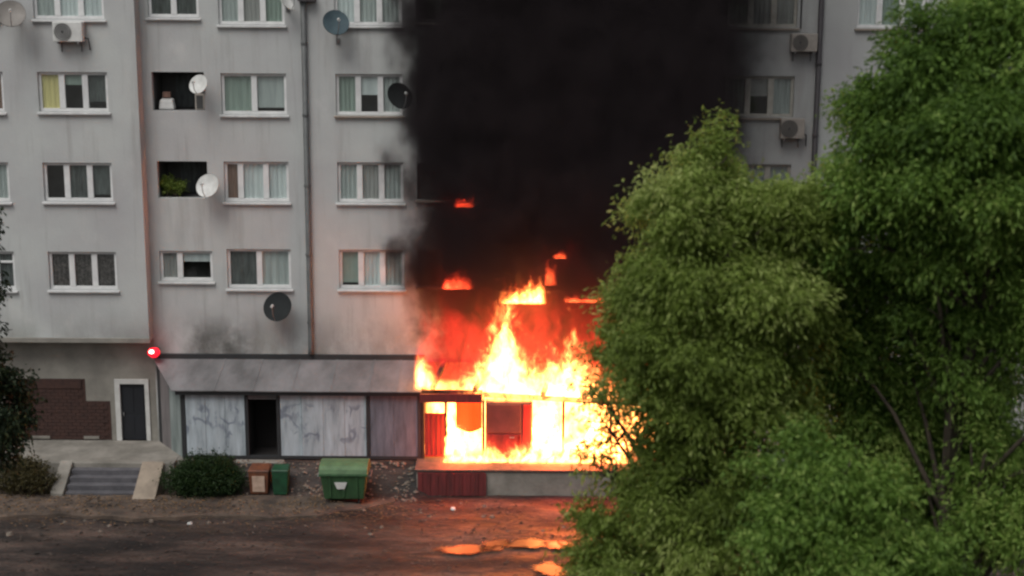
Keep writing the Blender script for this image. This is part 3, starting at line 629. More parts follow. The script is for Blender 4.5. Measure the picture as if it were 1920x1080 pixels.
# burning gas against the facade: dull red, also adding the glow of firelit smoke
x0, x1, z0, z1 = -3.1, 5.6, 3.0, 8.6
tag(fire_volume('fire', x0, x1, z0, z1, -.85, -.2, prof(x0, x1, z0, z1, [(-3.1, 3.3), (-2.4, 4.6), (-1.4, 5.3), (-.4, 5.2), (.6, 6.0), (1.6, 6.3), (2.6, 5.8), (4.0, 5.0), (5.6, 3.6)]), scale=1.1, edge=.7, gain=.4, red=1.15, soft=.34, seed=15, warp=.4, margin=.4),
    'dull red burning gas, with added glow of firelit smoke, rolling up the blackened facade above the shop', 'fire')
# separate tongues
def tongue(x0, x1, z0, z1, y0, y1, pts, label, **k):
    d = dict(scale=5.0, edge=2.6, gain=16, red=1.3, warp=1.05, margin=.6, soft=.3); d.update(k)
    tag(fire_volume('flame', x0, x1, z0, z1, y0, y1, pts, **d), label, 'flame', 'flames on the burning facade')
tongue(-3.05, -2.1, 3.15, 4.55, -2.3, -1.5, [(0, .55), (.25, .75), (.5, .6), (.75, .35), (1, .15)], 'yellow flame curling at the end of the intact shed roof', seed=3, scale=2.4, warp=.4)
tongue(-2.25, -1.15, 6.0, 6.75, -.75, -.25, [(0, .25), (.2, .4), (.5, .5), (.8, .4), (1, .2)], 'low orange flame along the sill left of the tallest flame', seed=5, gain=60, red=7, hue=(1, .075, .022))
tongue(-.45, 1.1, 5.55, 6.45, -.8, -.25, [(0, .25), (.3, .38), (.6, .5), (.85, .75), (1, .5)], 'bright yellow flame strip burning on the window sill above the tallest flame', seed=6, gain=80, hue=(1, .24, .045), red=4)
tongue(-1.85, -1.15, 8.6, 9.1, -.75, -.25, [(0, .15), (.4, .35), (.7, .45), (1, .25)], 'small red flame highest up in the black smoke', seed=8, gain=120, red=9, hue=(1, .07, .02))
tongue(1.0, 1.45, 6.15, 7.0, -.8, -.35, [(0, .4), (.4, .8), (.7, .5), (1, .2)], 'thin orange flame curling up right of the bright sill flame', seed=10, gain=50, red=5, hue=(1, .1, .025))
tongue(1.25, 1.75, 7.0, 7.35, -.8, -.35, [(0, .3), (.5, .5), (1, .4)], 'tiny orange flame fleck above the thin curling flame', seed=12, gain=60, red=5, hue=(1, .1, .025))
tongue(1.6, 3.0, 5.6, 6.0, -.8, -.3, [(0, .35), (.25, .45), (.5, .25), (.75, .5), (1, .3)], 'broken row of small orange flames beside the tree', seed=13, gain=50, red=5, hue=(1, .12, .03))

# light thrown by the fire
for i, (p, e, r) in enumerate((((1.45, -2.75, 1.5), 270, .3), ((-.3, -1.9, 3.6), 90, .5), ((-1.7, -2.75, 1.3), 120, .25), ((2.8, -2.75, 1.7), 270, .4), ((-.9, -.8, 1.9), 90, .3))):
    l = bpy.data.lights.new('fire_light', 'POINT'); l.energy = e; l.color = (1.0, .06, .026); l.shadow_soft_size = r
    o = bpy.data.objects.new('fire_light', l); C.objects.link(o); o.location = p

# smoke: one billowing hull with uneven black density
def smoke_material():
    m, N, L = nodes('black_smoke'); N.remove(N['Principled BSDF'])
    Pn = N.new('ShaderNodeTexCoord').outputs['Object']
    def noise(sc, st, det, off, r=.55):
        mp = N.new('ShaderNodeMapping'); mp.inputs['Scale'].default_value = st; mp.inputs['Location'].default_value = (off,) * 3; L.new(Pn, mp.inputs[0])
        n = N.new('ShaderNodeTexNoise'); n.inputs['Scale'].default_value = sc; n.inputs['Detail'].default_value = det; n.inputs['Roughness'].default_value = r; L.new(mp.outputs[0], n.inputs['Vector'])
        return math_node(N, L, 'SUBTRACT', n.outputs['Fac'], .5)
    s = N.new('ShaderNodeSeparateXYZ'); L.new(Pn, s.inputs[0]); x, y, z = s.outputs
    big = noise(.42, (1, .25, .75), 5, 3.0); n2 = noise(1.0, (1, .5, .85), 4, 9)
    xw = math_node(N, L, 'ADD', x, math_node(N, L, 'ADD', math_node(N, L, 'MULTIPLY', big, 7.0), math_node(N, L, 'MULTIPLY', n2, 2.6)))
    left = math_node(N, L, 'POWER', maprange(N, L, xw, -4.2, -1.7), 2.2)
    rt = math_node(N, L, 'SUBTRACT', xw, math_node(N, L, 'MULTIPLY', z, .05))
    right = math_node(N, L, 'ADD', math_node(N, L, 'POWER', maprange(N, L, rt, 7.4, 4.9), 2.0), maprange(N, L, rt, 13.0, 7.0, 0.0, 0.06))
    yw = math_node(N, L, 'ADD', y, math_node(N, L, 'MULTIPLY', n2, 1.2))
    front = maprange(N, L, yw, -3.4, -1.6)
    up = maprange(N, L, math_node(N, L, 'ADD', z, math_node(N, L, 'MULTIPLY', big, 7.0)), 3.9, 8.0)
    d = math_node(N, L, 'MULTIPLY', math_node(N, L, 'MULTIPLY', left, right), math_node(N, L, 'MULTIPLY', front, up))
    d = math_node(N, L, 'MULTIPLY', d, math_node(N, L, 'ADD', .75, n2))
    v = N.new('ShaderNodeVolumePrincipled'); v.inputs['Color'].default_value = (.08, .066, .07, 1); v.inputs['Anisotropy'].default_value = .2
    L.new(math_node(N, L, 'MULTIPLY', d, 2.6), v.inputs['Density'])
    L.new(v.outputs[0], N['Material Output'].inputs['Volume'])
    m.cycles.volume_step_rate = 1.1
    return m
sk = MB(); lv = [(3.75, -2.6, 5.0, -2.4), (5.5, -3.6, 7.0, -3.4), (8, -4.6, 9.0, -4.0), (12, -5.6, 12.0, -4.2), (16, -5.8, 13.0, -4.2), (20, -5.6, 13.0, -4.2), (22, -4.6, 12.0, -3.8)]
for z, a, b, f in lv:
    for k in range(9):
        t = k / 8; yy = -.16 + (f + .16) * (math.sin(math.pi * t) ** .55 if 0 < t < 1 else 0)
        sk.v.append((a + (b - a) * t, yy, z))
    sk.v.append(((a + b) / 2, -.158, z))
nn = 10
for i in range(len(lv) - 1):
    for k in range(nn):
        a, b = i * nn + k, i * nn + (k + 1) % nn; sk.f.append((a, b, b + nn, a + nn))
sk.f += [tuple(reversed(range(nn))), tuple((len(lv) - 1) * nn + k for k in range(nn))]
tag(sk.build('smoke_plume', smoke_material()), 'thick black smoke plume rising up the facade over the burning shop', 'smoke', kind='stuff')

# ------------------------------------------------------------------ things fixed to the facade
def dish(pos, r, mat, label, yaw=0.0, tilt=0.45, lnb=True, pole=0.0):
    """offset dish facing outwards (-Y), turned by yaw, tilted up"""
    p = Vector(pos); t = empty('satellite_dish', p, label, 'satellite dish', 'satellite dishes on the facade')
    Mx = Matrix.Rotation(yaw, 4, 'Z') @ Matrix.Rotation(R(90) - tilt, 4, 'X')
    def L2W(x, y, z): return Mx @ Vector((x, y, z))
    mb = MB(); k = 8
    pr = [(r * i / k, -.0 + .22 * r * (i / k) ** 2) for i in range(k + 1)]; pr[0] = (.002, 0)
    mb.lathe(pr, 30, Mx @ Matrix.Scale(1.0, 4)); back = [(r * 1.02, .22 * r), (r * 1.02, .22 * r - .02)] + [(a, b - .025) for a, b in reversed(pr)]
    mb.lathe(back, 30, Mx)
    mb.build('reflector', mat, t, smooth=True)
    if lnb:
        MB().tube([L2W(0, -r * .98, .2 * r), L2W(0, -r * .75, .7 * r), L2W(0, -r * .2, 1.15 * r)], .014, 6).build('feed_arm', 'steel', t)
        MB().tube([L2W(0, -r * .25, 1.18 * r), L2W(0, -r * .12, 1.02 * r)], .045, 8).build('receiver', 'offwhite', t)
    ly = -p.y
    b = MB().tube([L2W(0, 0, -.02), Vector((0, ly * .5, -.1)), Vector((0, ly * .5, -.25 - pole))], .025, 6)
    b.tube([Vector((0, ly * .5, -.2 - pole)), Vector((0, ly - .02, -.2 - pole))], .022, 6).box(-.07, .07, ly - .02, ly - .001, -.3 - pole, -.1 - pole)
    b.build('bracket', 'steel', t)
dish((-15.02, -1.2, 14.42), .42, 'brdish', 'grey-brown dish beside the top left window', yaw=.3)
dish((-6.92, -.5, 14.82), .3, 'offwhite', 'small white dish at the top edge by the downpipe', yaw=1.2, tilt=.6)
dish((-5.4, -.55, 14.2), .4, 'teal', 'blue-grey dish on a pole below the top floor window', yaw=.35, pole=.35)
dish((-9.62, -.5, 12.33), .31, 'offwhite', 'white dish at the edge of the open loggia with household clutter', yaw=-.35)
dish((-9.45, -.5, 9.2), .38, 'offwhite', 'white dish at the edge of the loggia with green plants', yaw=-.3)
dish((-3.5, -.55, 12.0), .42, 'dkdish', 'dark dish beside the window at the smoke edge', yaw=.6)
dish((-7.38, -.5, 5.36), .46, 'dkdish', 'dark grey dish mounted below the lowest window row', yaw=-.25)
def aircon(x, y, z, w_, h_, mat, label):
    t = empty('air_conditioner', (x, y, z), label, 'air conditioner', 'air conditioner units on the facade')
    MB().box(-w_ / 2, w_ / 2, -.38, -.08, 0, h_).build('casing', mat, t, bevel=.025)
    fx = -w_ * .16
    Mx = Matrix.Translation((fx, -.385, h_ / 2)) @ Matrix.Rotation(R(90), 4, 'X')
    f = MB().lathe([(.0, .0), (h_ * .42, .0), (h_ * .44, .015), (h_ * .44, -.01)], 24, Mx).build('fan_grille', 'grille', t)
    g = MB()
    for rr in (.12, .22, .32, .41): g.lathe([(h_ * rr - .006, .012), (h_ * rr + .006, .012), (h_ * rr + .006, .022), (h_ * rr - .006, .022)], 24, Mx)
    g.build('grille_ring', mat, f)
    for s in (-1, 1): MB().box(s * w_ * .34 - .02, s * w_ * .34 + .02, -.4, -.004, -.06, -.003).box(s * w_ * .34 - .02, s * w_ * .34 + .02, -.03, -.004, -.3, -.06).build('bracket', 'steel', t)
    MB().tube([(w_ / 2, -.2, .12), (w_ / 2 + .1, -.12, .1), (w_ / 2 + .12, -.05, -.25)], .02, 6).build('pipe', 'dkpipe', t)
aircon(-13.45, LY, 13.62, .9, .6, 'offwhite', 'white air conditioner below the top left window')
aircon(8.9, 0, 13.42, .8, .55, 'beige', 'air conditioner beside the dark downpipe, upper of two')
aircon(8.66, 0, 10.76, .74, .62, 'beige', 'air conditioner below the right window, lower of two')
# loggia contents
t = empty('bundle', (-10.9, .25, 11.5), 'white bundle with a small brown box in the upper open loggia', 'bundle')
P(MB().hexa([(-11.1, .28, 11.5), (-10.6, .28, 11.5), (-10.6, .62, 11.5), (-11.1, .62, 11.5)], [(-11.05, .3, 11.82), (-10.66, .3, 11.8), (-10.66, .58, 11.86), (-11.05, .58, 11.86)]), 'sack', 'white', t, bevel=.05)
P(MB().box(-11.0, -10.75, .45, .6, 11.87, 12.05), 'box', 'c_brown', t, bevel=.02)
t = empty('crate', (-9.75, .4, 11.5), 'pale narrow crate at the right end of the upper loggia', 'crate')
P(MB().box(-9.95, -9.65, .3, .6, 11.5, 12.0), 'body', 'beige', t, bevel=.02); P(MB().box(-9.9, -9.7, .285, .299, 11.55, 11.95), 'panel', 'grille', t)

# ------------------------------------------------------------------ yard things
ct = empty('waste_container', (-5.02, -3.5, .02), 'green four-wheeled waste container in front of the grey shed', 'waste container')
P(MB().hexa([(-5.6, -3.86, .2), (-4.42, -3.86, .2), (-4.42, -3.12, .2), (-5.6, -3.12, .2)], [(-5.7, -4.0, 1.0), (-4.32, -4.0, 1.0), (-4.32, -2.98, 1.0), (-5.7, -2.98, 1.0)]), 'body', 'green', ct, bevel=.03)
P(MB().box(-5.74, -4.28, -4.04, -2.94, .97, 1.04), 'rim', 'green', ct, bevel=.015)
lid = MB(); m = 8
for i in range(m + 1):
    a = math.pi * i / m; y = -3.49 - .53 * math.cos(a); z = 1.05 + .26 * math.sin(a) ** .8
    lid.v += [(-5.73, y, z), (-4.29, y, z)]
lid.f = [(2 * i, 2 * i + 1, 2 * i + 3, 2 * i + 2) for i in range(m)] + [tuple(2 * i for i in range(m + 1)), tuple(2 * i + 1 for i in reversed(range(m + 1)))]
P(lid, 'lid', 'greenlid', ct)
for sx in (-5.45, -4.57):
    for sy in (-3.7, -3.28):
        P(MB().tube([(sx - .035, sy, .1), (sx + .035, sy, .1)], .1, 14).tube([(sx, sy, .1), (sx, sy, .22)], .02, 6), 'wheel', 'rubber', ct)
for k in range(3): P(MB().hexa([(-5.45 + k * .4, -3.92, .28), (-5.38 + k * .4, -3.92, .28), (-5.38 + k * .4, -3.86, .28), (-5.45 + k * .4, -3.86, .28)], [(-5.45 + k * .4, -4.02, .94), (-5.38 + k * .4, -4.02, .94), (-5.38 + k * .4, -3.95, .94), (-5.45 + k * .4, -3.95, .94)]), 'rib', 'green', ct)
P(MB().hexa([(-5.2, -3.97, .56), (-4.98, -3.97, .56), (-4.98, -3.955, .56), (-5.2, -3.955, .56)], [(-5.28, -4.01, .78), (-4.9, -4.01, .78), (-4.9, -3.99, .78), (-5.28, -3.99, .78)]), 'sticker', 'white', ct)
P(MB().tube([(-5.72, -3.8, .92), (-5.8, -3.8, .9), (-5.8, -3.2, .9), (-5.72, -3.2, .92)], .018, 6), 'handle', 'steel', ct)
P(MB().tube([(-4.3, -3.8, .92), (-4.22, -3.8, .9), (-4.22, -3.2, .9), (-4.3, -3.2, .92)], .018, 6), 'handle', 'steel', ct)
def small_bin(x, y, z, w_, h_, mat, label, front=None):
    t = empty('bin', (x, y, z), label, 'bin')
    a, b = w_ * .42, w_ * .5
    MB().hexa([(-a, -a, 0), (a, -a, 0), (a, a, 0), (-a, a, 0)], [(-b, -b, h_), (b, -b, h_), (b, b, h_), (-b, b, h_)]).build('body', mat, t, bevel=.02)
    MB().hexa([(-b - .02, -b - .02, h_), (b + .02, -b - .02, h_), (b + .02, b + .02, h_), (-b - .02, b + .02, h_)], [(-b, -b, h_ + .05), (b, -b, h_ + .05), (b * .9, b * .9, h_ + .1), (-b * .9, b * .9, h_ + .1)]).build('lid', mat, t, bevel=.015)
    if front: MB().hexa([(-a * .72, -a - .03, h_ * .12), (a * .72, -a - .03, h_ * .12), (a * .72, -a - .005, h_ * .12), (-a * .72, -a - .005, h_ * .12)], [(-a * .72, -b - .035, h_ * .82), (a * .72, -b - .035, h_ * .82), (a * .72, -b - .005, h_ * .82), (-a * .72, -b - .005, h_ * .82)]).build('front_plate', front, t)
small_bin(-7.68, -2.95, .12, .62, .72, 'orangebin', 'rusty orange bin with a pale front beside the hedge', 'pale')
small_bin(-7.03, -3.0, .1, .5, .75, 'bingreen', 'small dark green bin between the orange bin and the container')

# puddles
def puddle(x, y, a, b, seed, label):
    rr = random.Random(seed); mb = MB(); n = 40; p1_, p2_, p3_ = (rr.uniform(0, 6.28) for _ in range(3)); z = 0.06
    mb.v.append((x, y, z))
    for k in range(n):
        t = 2 * math.pi * k / n; q = 1 + .16 * math.sin(2 * t + p1_) + .1 * math.sin(3 * t + p2_) + .06 * math.sin(5 * t + p3_)
        mb.v.append((x + a * q * math.cos(t), y + b * q * math.sin(t), z))
    mb.f = [(0, 1 + k, 1 + (k + 1) % n) for k in range(n)]
    o = mb.build('puddle', 'water'); at_ = o.data.attributes.new('rim', 'FLOAT', 'POINT'); at_.data.foreach_set('value', [0.0] + [1.0] * n)
    tag(o, label, 'puddle', 'puddles reflecting the fire')
puddle(-1.3, -7.45, .85, .5, 1, 'long orange puddle, leftmost of the glowing puddles')
puddle(-.45, -7.1, .5, .6, 2, 'rounder orange puddle, second from left of the glowing ones')
puddle(.45, -6.95, .68, .55, 3, 'wide orange puddle, third from left of the glowing ones')
puddle(1.33, -7.1, .45, .45, 4, 'small orange puddle beside the tree leaves')
puddle(1.05, -8.8, .6, .55, 5, 'orange puddle at the bottom edge of the picture')

# litter and stones
def chip(x, y, z, s, mat, label, seed):
    rr = random.Random(seed); mb = MB(); n = 7
    ring = [(s * rr.uniform(.6, 1.1) * math.cos(6.283 * k / n), s * rr.uniform(.5, .9) * math.sin(6.283 * k / n)) for k in range(n)]
    mb.v = [(x + a, y + b, z) for a, b in ring] + [(x + a * .7, y + b * .7, z + s * rr.uniform(.5, .8)) for a, b in ring]
    mb.f = [tuple(reversed(range(n))), tuple(range(n, 2 * n))] + [(k, (k + 1) % n, (k + 1) % n + n, k + n) for k in range(n)]
    return tag(mb.build('litter', mat), label, 'litter', 'scraps of litter in the yard')
chip(-1.72, -4.15, .0, .1, 'white', 'bright white scrap in front of the dark red sheet', 1)
chip(-.55, -4.8, .0, .09, 'stone', 'pale scrap right of the bright white one', 2)
chip(2.25, -4.55, .0, .1, 'white', 'white scrap seen through the tree leaves', 3)
chip(-10.45, -5.3, .0, .09, 'stone', 'pale scrap below the hedge at the kerb', 4)
chip(-9.3, -5.45, .0, .09, 'white', 'small white scrap on the dark ground below the hedge', 5)
chip(-14.2, -6.4, .0, .13, 'stone', 'pale flat scrap on the dark ground at lower left', 6)
st = MB()
for _ in range(520):
    if random.random() < .88: x, y = random.uniform(-10.2, -2.9), random.uniform(-3.5, -2.0)
    else: x, y = random.uniform(-16, 3), random.uniform(-6.5, -3.2)
    z = float(gh(np.array(x), np.array(y))) + (0.08 if x < -5 and -5 < y < -3.4 else 0); s = random.uniform(.025, .09)
    o = [Vector((random.uniform(-1, 1), random.uniform(-1, 1), random.uniform(-.6, .7))).normalized() * s * random.uniform(.7, 1.3) for _ in range(6)]
    pts = [(s, 0, 0), (0, s, 0), (-s, 0, 0), (0, -s, 0), (0, 0, s * .8), (0, 0, -s * .5)]
    pts = [(x + p[0] * random.uniform(.6, 1.3), y + p[1] * random.uniform(.6, 1.3), z + p[2] * random.uniform(.6, 1.3)) for p in pts]
    st.add(pts, [(0, 1, 4), (1, 2, 4), (2, 3, 4), (3, 0, 4), (1, 0, 5), (2, 1, 5), (3, 2, 5), (0, 3, 5)])
tag(st.build('rubble', 'stone'), 'scattered stones and rubble on the bank below the shed', 'rubble', kind='stuff')

def flat_scraps(name, label, cat, mat, n, area, smin, smax):
    mb = MB()
    for _ in range(n):
        x, y = area(); z = float(gh(np.array(x), np.array(y))) + (0.125 if x < -5 and pe(x) + .02 < y < -3.3 else 0.012); s_ = random.uniform(smin, smax); a = random.uniform(0, 6.28)
        c, d = math.cos(a) * s_, math.sin(a) * s_; h = random.uniform(0, .5) * s_
        mb.quad((x - c, y - d, z), (x + d * .5, y - c * .5, z + h), (x + c, y + d, z + h * .4), (x - d * .5, y + c * .5, z + h))
    tag(mb.build(name, mat), label, cat, kind='stuff')
M['litter'] = surf('dry_leaves', (0.26, 0.15, 0.07), (0.07, 0.045, 0.028), 0.9, 9, lo=.4, hi=.6)
M['debris'] = surf('dark_debris', (0.11, 0.085, 0.07), (0.02, 0.018, 0.016), 0.9, 7, lo=.4, hi=.6)
flat_scraps('leaf_litter', 'dry brown leaves strewn over the verge and pavement', 'leaf litter', 'litter', 2600, lambda: (random.uniform(-17, -3) if random.random() < .8 else random.uniform(-17, 4), random.gauss(-4.1, .75)), .02, .06)
flat_scraps('debris', 'small dark debris scattered over the muddy yard', 'debris', 'debris', 2200, lambda: (random.uniform(-16, 6), random.uniform(-10, -3.0)), .02, .09)

# ------------------------------------------------------------------ vegetation
def leaf_mesh(name, sprays, leaf, wid, per, droop, mat, parent, tint_c=None, spread=.16):
    """sprays: (n,6) centre + direction; each spray carries `per` leaves along a drooping twig"""
    n = len(sprays); c = sprays[:, :3]; d = sprays[:, 3:6]
    t = rng.uniform(-.5, 1.0, (n, per, 1))
    pos = c[:, None, :] + d[:, None, :] * t * spread * 2.2 + np.array([0, 0, -1.0]) * (t ** 2) * droop * spread * 1.5 + rng.normal(0, spread * .35, (n, per, 3))
    ax = d[:, None, :] * .7 + rng.normal(0, .42, (n, per, 3)) + np.array([0, 0, -droop])
    ax /= np.linalg.norm(ax, axis=2, keepdims=True) + 1e-9
    up = rng.normal(0, 1, (n, per, 3)) * .8 + np.array([0, 0, .9]); sd_ = np.cross(ax, up); sd_ /= np.linalg.norm(sd_, axis=2, keepdims=True) + 1e-9
    nm = np.cross(sd_, ax)
    L_ = leaf * rng.uniform(.6, 1.25, (n, per, 1)); W_ = wid * rng.uniform(.7, 1.2, (n, per, 1))
    v0 = pos - ax * L_ * .5; v1 = pos + sd_ * W_ * .5 + nm * W_ * .12; v2 = pos + ax * L_ * .5 - nm * L_ * .1; v3 = pos - sd_ * W_ * .5 + nm * W_ * .12
    V = np.stack([v0, v1, v2, v3], 2).reshape(-1, 3); nq = n * per
    F = np.arange(nq * 4).reshape(-1, 4); F = np.concatenate([F[:, [0, 1, 2]], F[:, [0, 2, 3]]], 0)
    me = bpy.data.meshes.new(name); me.vertices.add(len(V)); me.vertices.foreach_set('co', V.ravel())
    me.loops.add(F.size); me.loops.foreach_set('vertex_index', F.ravel().astype(np.int32))
    me.polygons.add(len(F)); me.polygons.foreach_set('loop_start', np.arange(0, F.size, 3, dtype=np.int32)); me.update(calc_edges=True)
    base = np.repeat(tint_c if tint_c is not None else np.full(n, .5), per) + rng.normal(0, .16, nq)
    a = me.attributes.new('tint', 'FLOAT', 'POINT'); a.data.foreach_set('value', np.repeat(np.clip(base, 0, 1), 4).astype(np.float32))
    me.materials.append(M[mat]); o = bpy.data.objects.new(name, me); C.objects.link(o)
    if parent is not None: child(o, parent)
    return o
def clump_sprays(clumps, dens, sub=True):
    S_, T_ = [], []
    for cl in clumps:
        x, y, z, rx, ry, rz = cl[:6]; sp = cl[6] if len(cl) > 6 else 1.0
        rm = (rx + ry + rz) / 3; k = int((9 + 12 * rm) * (.5 + .5 * sp)) if sub else 1; tc = rng.normal(.5, .1)
        for _ in range(k):
            u0 = rng.normal(0, 1, 3); u0 /= np.linalg.norm(u0)
            c = np.array([x, y, z]) + (u0 * np.array([rx, ry, rz]) * rng.uniform(.35, 1.0) if sub else 0)
            r = np.array([rx, ry, rz]) * (rng.uniform(.28, .5) if sub else 1.0) * np.array([1.15, 1.15, .8])
            n = int(dens * sp * (r[0] * r[1] + r[1] * r[2] + r[0] * r[2]) * 1.15) + 3
            u = rng.normal(0, 1, (n, 3)); u /= np.linalg.norm(u, axis=1, keepdims=True)
            rad = rng.uniform(.1, 1.0, (n, 1)) ** .5 * rng.uniform(.8, 1.2, (n, 1))
            p = c + u * rad * r
            dd = u * .7 + u0 * .6 + np.array([0, 0, .1]) + rng.normal(0, .35, (n, 3)); dd /= np.linalg.norm(dd, axis=1, keepdims=True)
            S_.append(np.concatenate([p, dd], 1)); T_.append(np.clip(np.full(n, tc + rng.normal(0, .1)) + rng.normal(0, .07, n), 0, 1))
    return np.concatenate(S_), np.concatenate(T_)
def tree(name, label, base, top, clumps, mat, dens, leaf=.13, wid=.05, per=14, droop=.55, r0=.22, group='trees in front of the block', spread=.17):
    b = Vector(base); t = empty(name, b, label, 'tree', group)
    tp = Vector(top); pts = [b.lerp(tp, k / 7) + Vector((.25 * math.sin(k * 1.3), .2 * math.sin(k * 1.9 + 1), 0)) * (k > 0) for k in range(8)]
    P(MB().tube(pts, [r0 * (1 - .8 * k / 7) for k in range(8)], 10), 'trunk', 'bark', t, smooth=True)
    for cl in clumps:
        x, y, z, rx, ry, rz = cl[:6]; e = Vector((x, y, z)); k = max(1, min(6, int(7 * max(0, (z - b.z - 1.5)) / max(1, tp.z - b.z)))); s = pts[k]
        mid = s.lerp(e, .5) + Vector((0, 0, .25 + random.uniform(-.1, .25)))
        mb = MB().tube([s, mid, e], [r0 * .36, r0 * .22, r0 * .1], 7)
        for _ in range(5):
            q = e + Vector((random.uniform(-rx, rx), random.uniform(-ry, ry), random.uniform(-rz, rz))) * .7
            mb.tube([mid.lerp(e, random.uniform(.3, 1)), mid.lerp(q, .7) + Vector((0, 0, .1)), q], [.03, .02, .008], 5)
        P(mb, 'branch', 'bark', t, smooth=True)
    s, tc = clump_sprays(clumps, dens)
    leaf_mesh('crown', s, leaf, wid, per, droop, mat, t, tc, spread)
    return t
# the willow in front of the fire: x, y, z, radii
T1 = [(3.4, -20, 12.3, .4, .5, .7), (2.95, -20.4, 11.6, .6, .8, .55), (2.4, -19.7, 11.3, .4, .5, .3), (3.95, -19.8, 11.6, .6, .9, .55), (4.65, -20.3, 11.35, .7, .9, .55), (5.35, -19.9, 11.3, .6, .8, .6), (5.3, -19.4, 10.4, .6, .8, .7),
      (3.3, -20.6, 10.5, .9, 1.0, .7), (2.6, -20.3, 10.2, .6, .8, .6), (4.3, -20.7, 10.1, .9, 1.0, .7), (2.2, -20, 9.6, .5, .8, .45), (2.95, -21, 9.3, .8, .9, .65), (3.9, -20.6, 9.0, .8, .9, .6),
      (1.85, -20.2, 8.9, .5, .6, .35), (2.5, -20.7, 8.4, .6, .8, .5, .8), (4.8, -20, 9.3, .9, .9, .9), (2.95, -20.2, 7.3, .55, .8, .5, .6), (3.6, -20.8, 8.0, .8, .9, .65), (4.5, -20.4, 7.9, .9, .9, .8), (3.4, -21.1, 6.8, .8, 1.0, .65),
      (2.5, -20.5, 6.3, .6, .9, .4), (1.65, -20.3, 5.65, .55, .6, .35), (3.4, -21, 5.8, 1.0, 1, .6), (1.5, -20.6, 4.9, .55, .7, .4), (2.4, -20.9, 4.9, .8, .9, .5), (3.6, -20.6, 4.7, 1.0, 1, .6), (2.9, -19, 9.6, .7, .7, .7, .7), (3.5, -18.8, 10.2, 1.0, .7, .8), (4.4, -18.8, 8.9, 1.0, .7, 1.0), (3.0, -19.0, 5.6, .7, .7, .7), (3.9, -18.9, 7.3, .8, .7, .9), (5.2, -18.8, 9.8, .8, .7, .9),
      (1.55, -20.2, 8.1, .35, .4, .35, .22), (1.7, -20.2, 7.5, .4, .5, .5, .18), (1.5, -20.3, 6.8, .4, .4, .4, .18), (2.25, -20.1, 7.3, .4, .5, .5, .35), (1.95, -20.3, 6.5, .4, .4, .3, .35)]
tree('willow_tree', 'feathery light green tree in front of the fire with flames showing through', (3.3, -20.3, 0), (3.3, -20.2, 11.8), T1, 'leafA', 105, leaf=.135, wid=.042, per=11)
T2 = [(7.0, -21, 14.1, .9, 1, .8), (8.2, -21.3, 14.5, 1.1, 1.1, .9), (9.4, -21, 14.2, 1.2, 1.1, 1.0), (6.35, -20.8, 13.2, .7, .8, .7), (7.4, -21.6, 13.0, 1.0, 1, .8), (8.7, -21.6, 12.9, 1.1, 1.1, .8), (5.95, -20.6, 12.1, .65, .8, .6),
      (6.8, -21.4, 12.0, .8, .9, .7), (8.0, -21.6, 11.8, 1.0, 1, .7), (9.2, -21.5, 11.7, 1.0, 1, .8), (5.9, -20.2, 11.1, .55, .7, .5), (7.1, -20.7, 11.0, .8, .8, .6), (8.5, -21.0, 10.7, .8, 1, .7), (9.5, -22, 10.2, .8, .9, .9), (9.6, -22.3, 8.9, .7, .8, .8), (9.7, -22, 7.6, .7, .8, .8),
      (6.4, -18.6, 10.2, 1.0, .8, 1.0), (7.6, -18.6, 10.0, 1.1, .8, 1.1), (6.3, -18.4, 8.6, 1.1, .8, 1.1), (7.5, -18.4, 8.4, 1.1, .8, 1.1), (8.7, -18.6, 8.6, 1.1, .8, 1.2), (6.5, -18.2, 7.0, 1.1, .8, 1.0), (7.7, -18.2, 6.8, 1.2, .8, 1.1), (8.9, -18.4, 6.8, 1.1, .8, 1.1), (7.3, -18.0, 5.2, 1.3, .8, 1.0), (8.9, -18.2, 5.0, 1.2, .8, 1.0), (8.0, -18.6, 12.5, 1.4, 1, 1.3), (9.3, -18.8, 10.5, 1.2, 1, 1.2), (6.0, -18.3, 5.4, 1.2, .8, 1.0), (7.6, -20.4, 9.6, .7, .6, .5), (8.3, -20.2, 8.2, .6, .6, .5), (9.3, -21, 5.9, .8, 1, .7), (8.3, -20.8, 7.2, .7, .5, .6, .5), (8.1, -20.9, 6.1, .8, .5, .6, .5), (8.8, -21, 9.4, .6, .5, .5, .6), (7.7, -20.6, 8.6, .5, .5, .5, .4), (8.9, -20.8, 6.6, .7, .5, .6, .5)]
tree('broadleaf_tree', 'tall green tree at the right edge reaching the top of the picture', (8.1, -19.8, 0), (8.1, -20.6, 13.4), T2, 'leafB', 95, leaf=.13, wid=.05, r0=.18, per=11)
T3 = [(4.9, -22.6, 7.5, .75, .8, .55), (5.8, -22.8, 7.0, .75, .8, .55), (4.5, -22.8, 6.8, .8, .9, .5), (5.5, -23.1, 6.3, .9, 1, .6), (6.6, -22.9, 6.1, .7, .8, .55), (4.8, -23, 5.8, .8, .9, .6), (5.9, -23.4, 5.4, 1.0, 1, .65), (4.7, -23, 5.0, .9, .9, .6), (7.0, -23.2, 5.2, .8, .9, .6), (6.0, -23.3, 4.6, 1.1, 1, .6)]
tree('young_tree', 'lower bushy tree between the willow and the tall tree at the bottom right', (5.6, -22.9, 0), (5.6, -22.9, 7.2), T3, 'leafB', 100, leaf=.13, wid=.047, r0=.12, per=11)
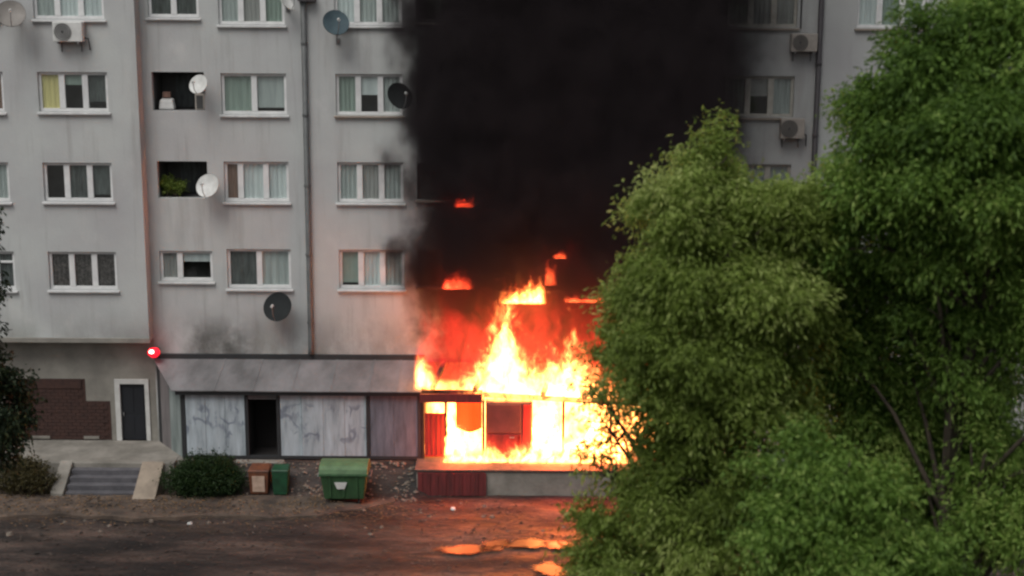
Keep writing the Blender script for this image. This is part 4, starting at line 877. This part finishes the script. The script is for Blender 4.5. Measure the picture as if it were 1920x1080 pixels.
T4 = [(-12.9, -12, 9.6, .7, .8, .8), (-13.1, -12, 8.3, .8, .9, .9), (-12.75, -12, 7.2, .6, .8, .5), (-12.7, -12.2, 6.3, .8, .8, .55), (-12.35, -12, 5.5, .85, .8, .6), (-12.3, -12, 4.75, .8, .8, .5), (-13.4, -12, 5.2, .9, .9, .8)]
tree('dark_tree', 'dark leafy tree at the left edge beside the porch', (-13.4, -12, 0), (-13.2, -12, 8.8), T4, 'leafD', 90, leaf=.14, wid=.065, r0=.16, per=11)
def shrub(name, label, base, clumps, mat, dens, leaf, wid, per=12, spread=.09, stems=10):
    b = Vector(base); t = empty(name, b, label, 'shrub')
    mb = MB()
    for _ in range(stems):
        x, y, z, rx, ry, rz = random.choice(clumps); q = Vector((x + random.uniform(-rx, rx) * .7, y + random.uniform(-ry, ry) * .7, z + rz * random.uniform(-.2, .6)))
        mb.tube([b + Vector((random.uniform(-.3, .3), random.uniform(-.1, .1), -.05)), b.lerp(q, .5) + Vector((random.uniform(-.1, .1), 0, .05)), q], [.02, .014, .006], 5)
    P(mb, 'stem', 'bark', t)
    s, tc = clump_sprays(clumps, dens, False); leaf_mesh('foliage', s, leaf, wid, per, .1, mat, t, tc, spread)
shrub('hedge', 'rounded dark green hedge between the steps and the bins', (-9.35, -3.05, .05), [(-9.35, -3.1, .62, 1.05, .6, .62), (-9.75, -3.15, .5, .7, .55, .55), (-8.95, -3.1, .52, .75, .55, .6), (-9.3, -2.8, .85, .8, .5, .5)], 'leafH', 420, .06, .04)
shrub('dry_shrub', 'yellowish scrubby bush left of the porch steps', (-14.6, -3.3, 0), [(-14.4, -3.2, .55, .5, .5, .5), (-14.9, -3.0, .8, .55, .5, .5), (-15.3, -3.1, .5, .5, .5, .5)], 'leafY', 260, .08, .04)
shrub('loggia_plant', 'green potted plants in the lower open loggia', (-10.85, .4, 8.76), [(-10.95, .35, 9.15, .22, .15, .28), (-10.6, .4, 9.05, .2, .15, .22)], 'leafA', 600, .07, .035, stems=5)
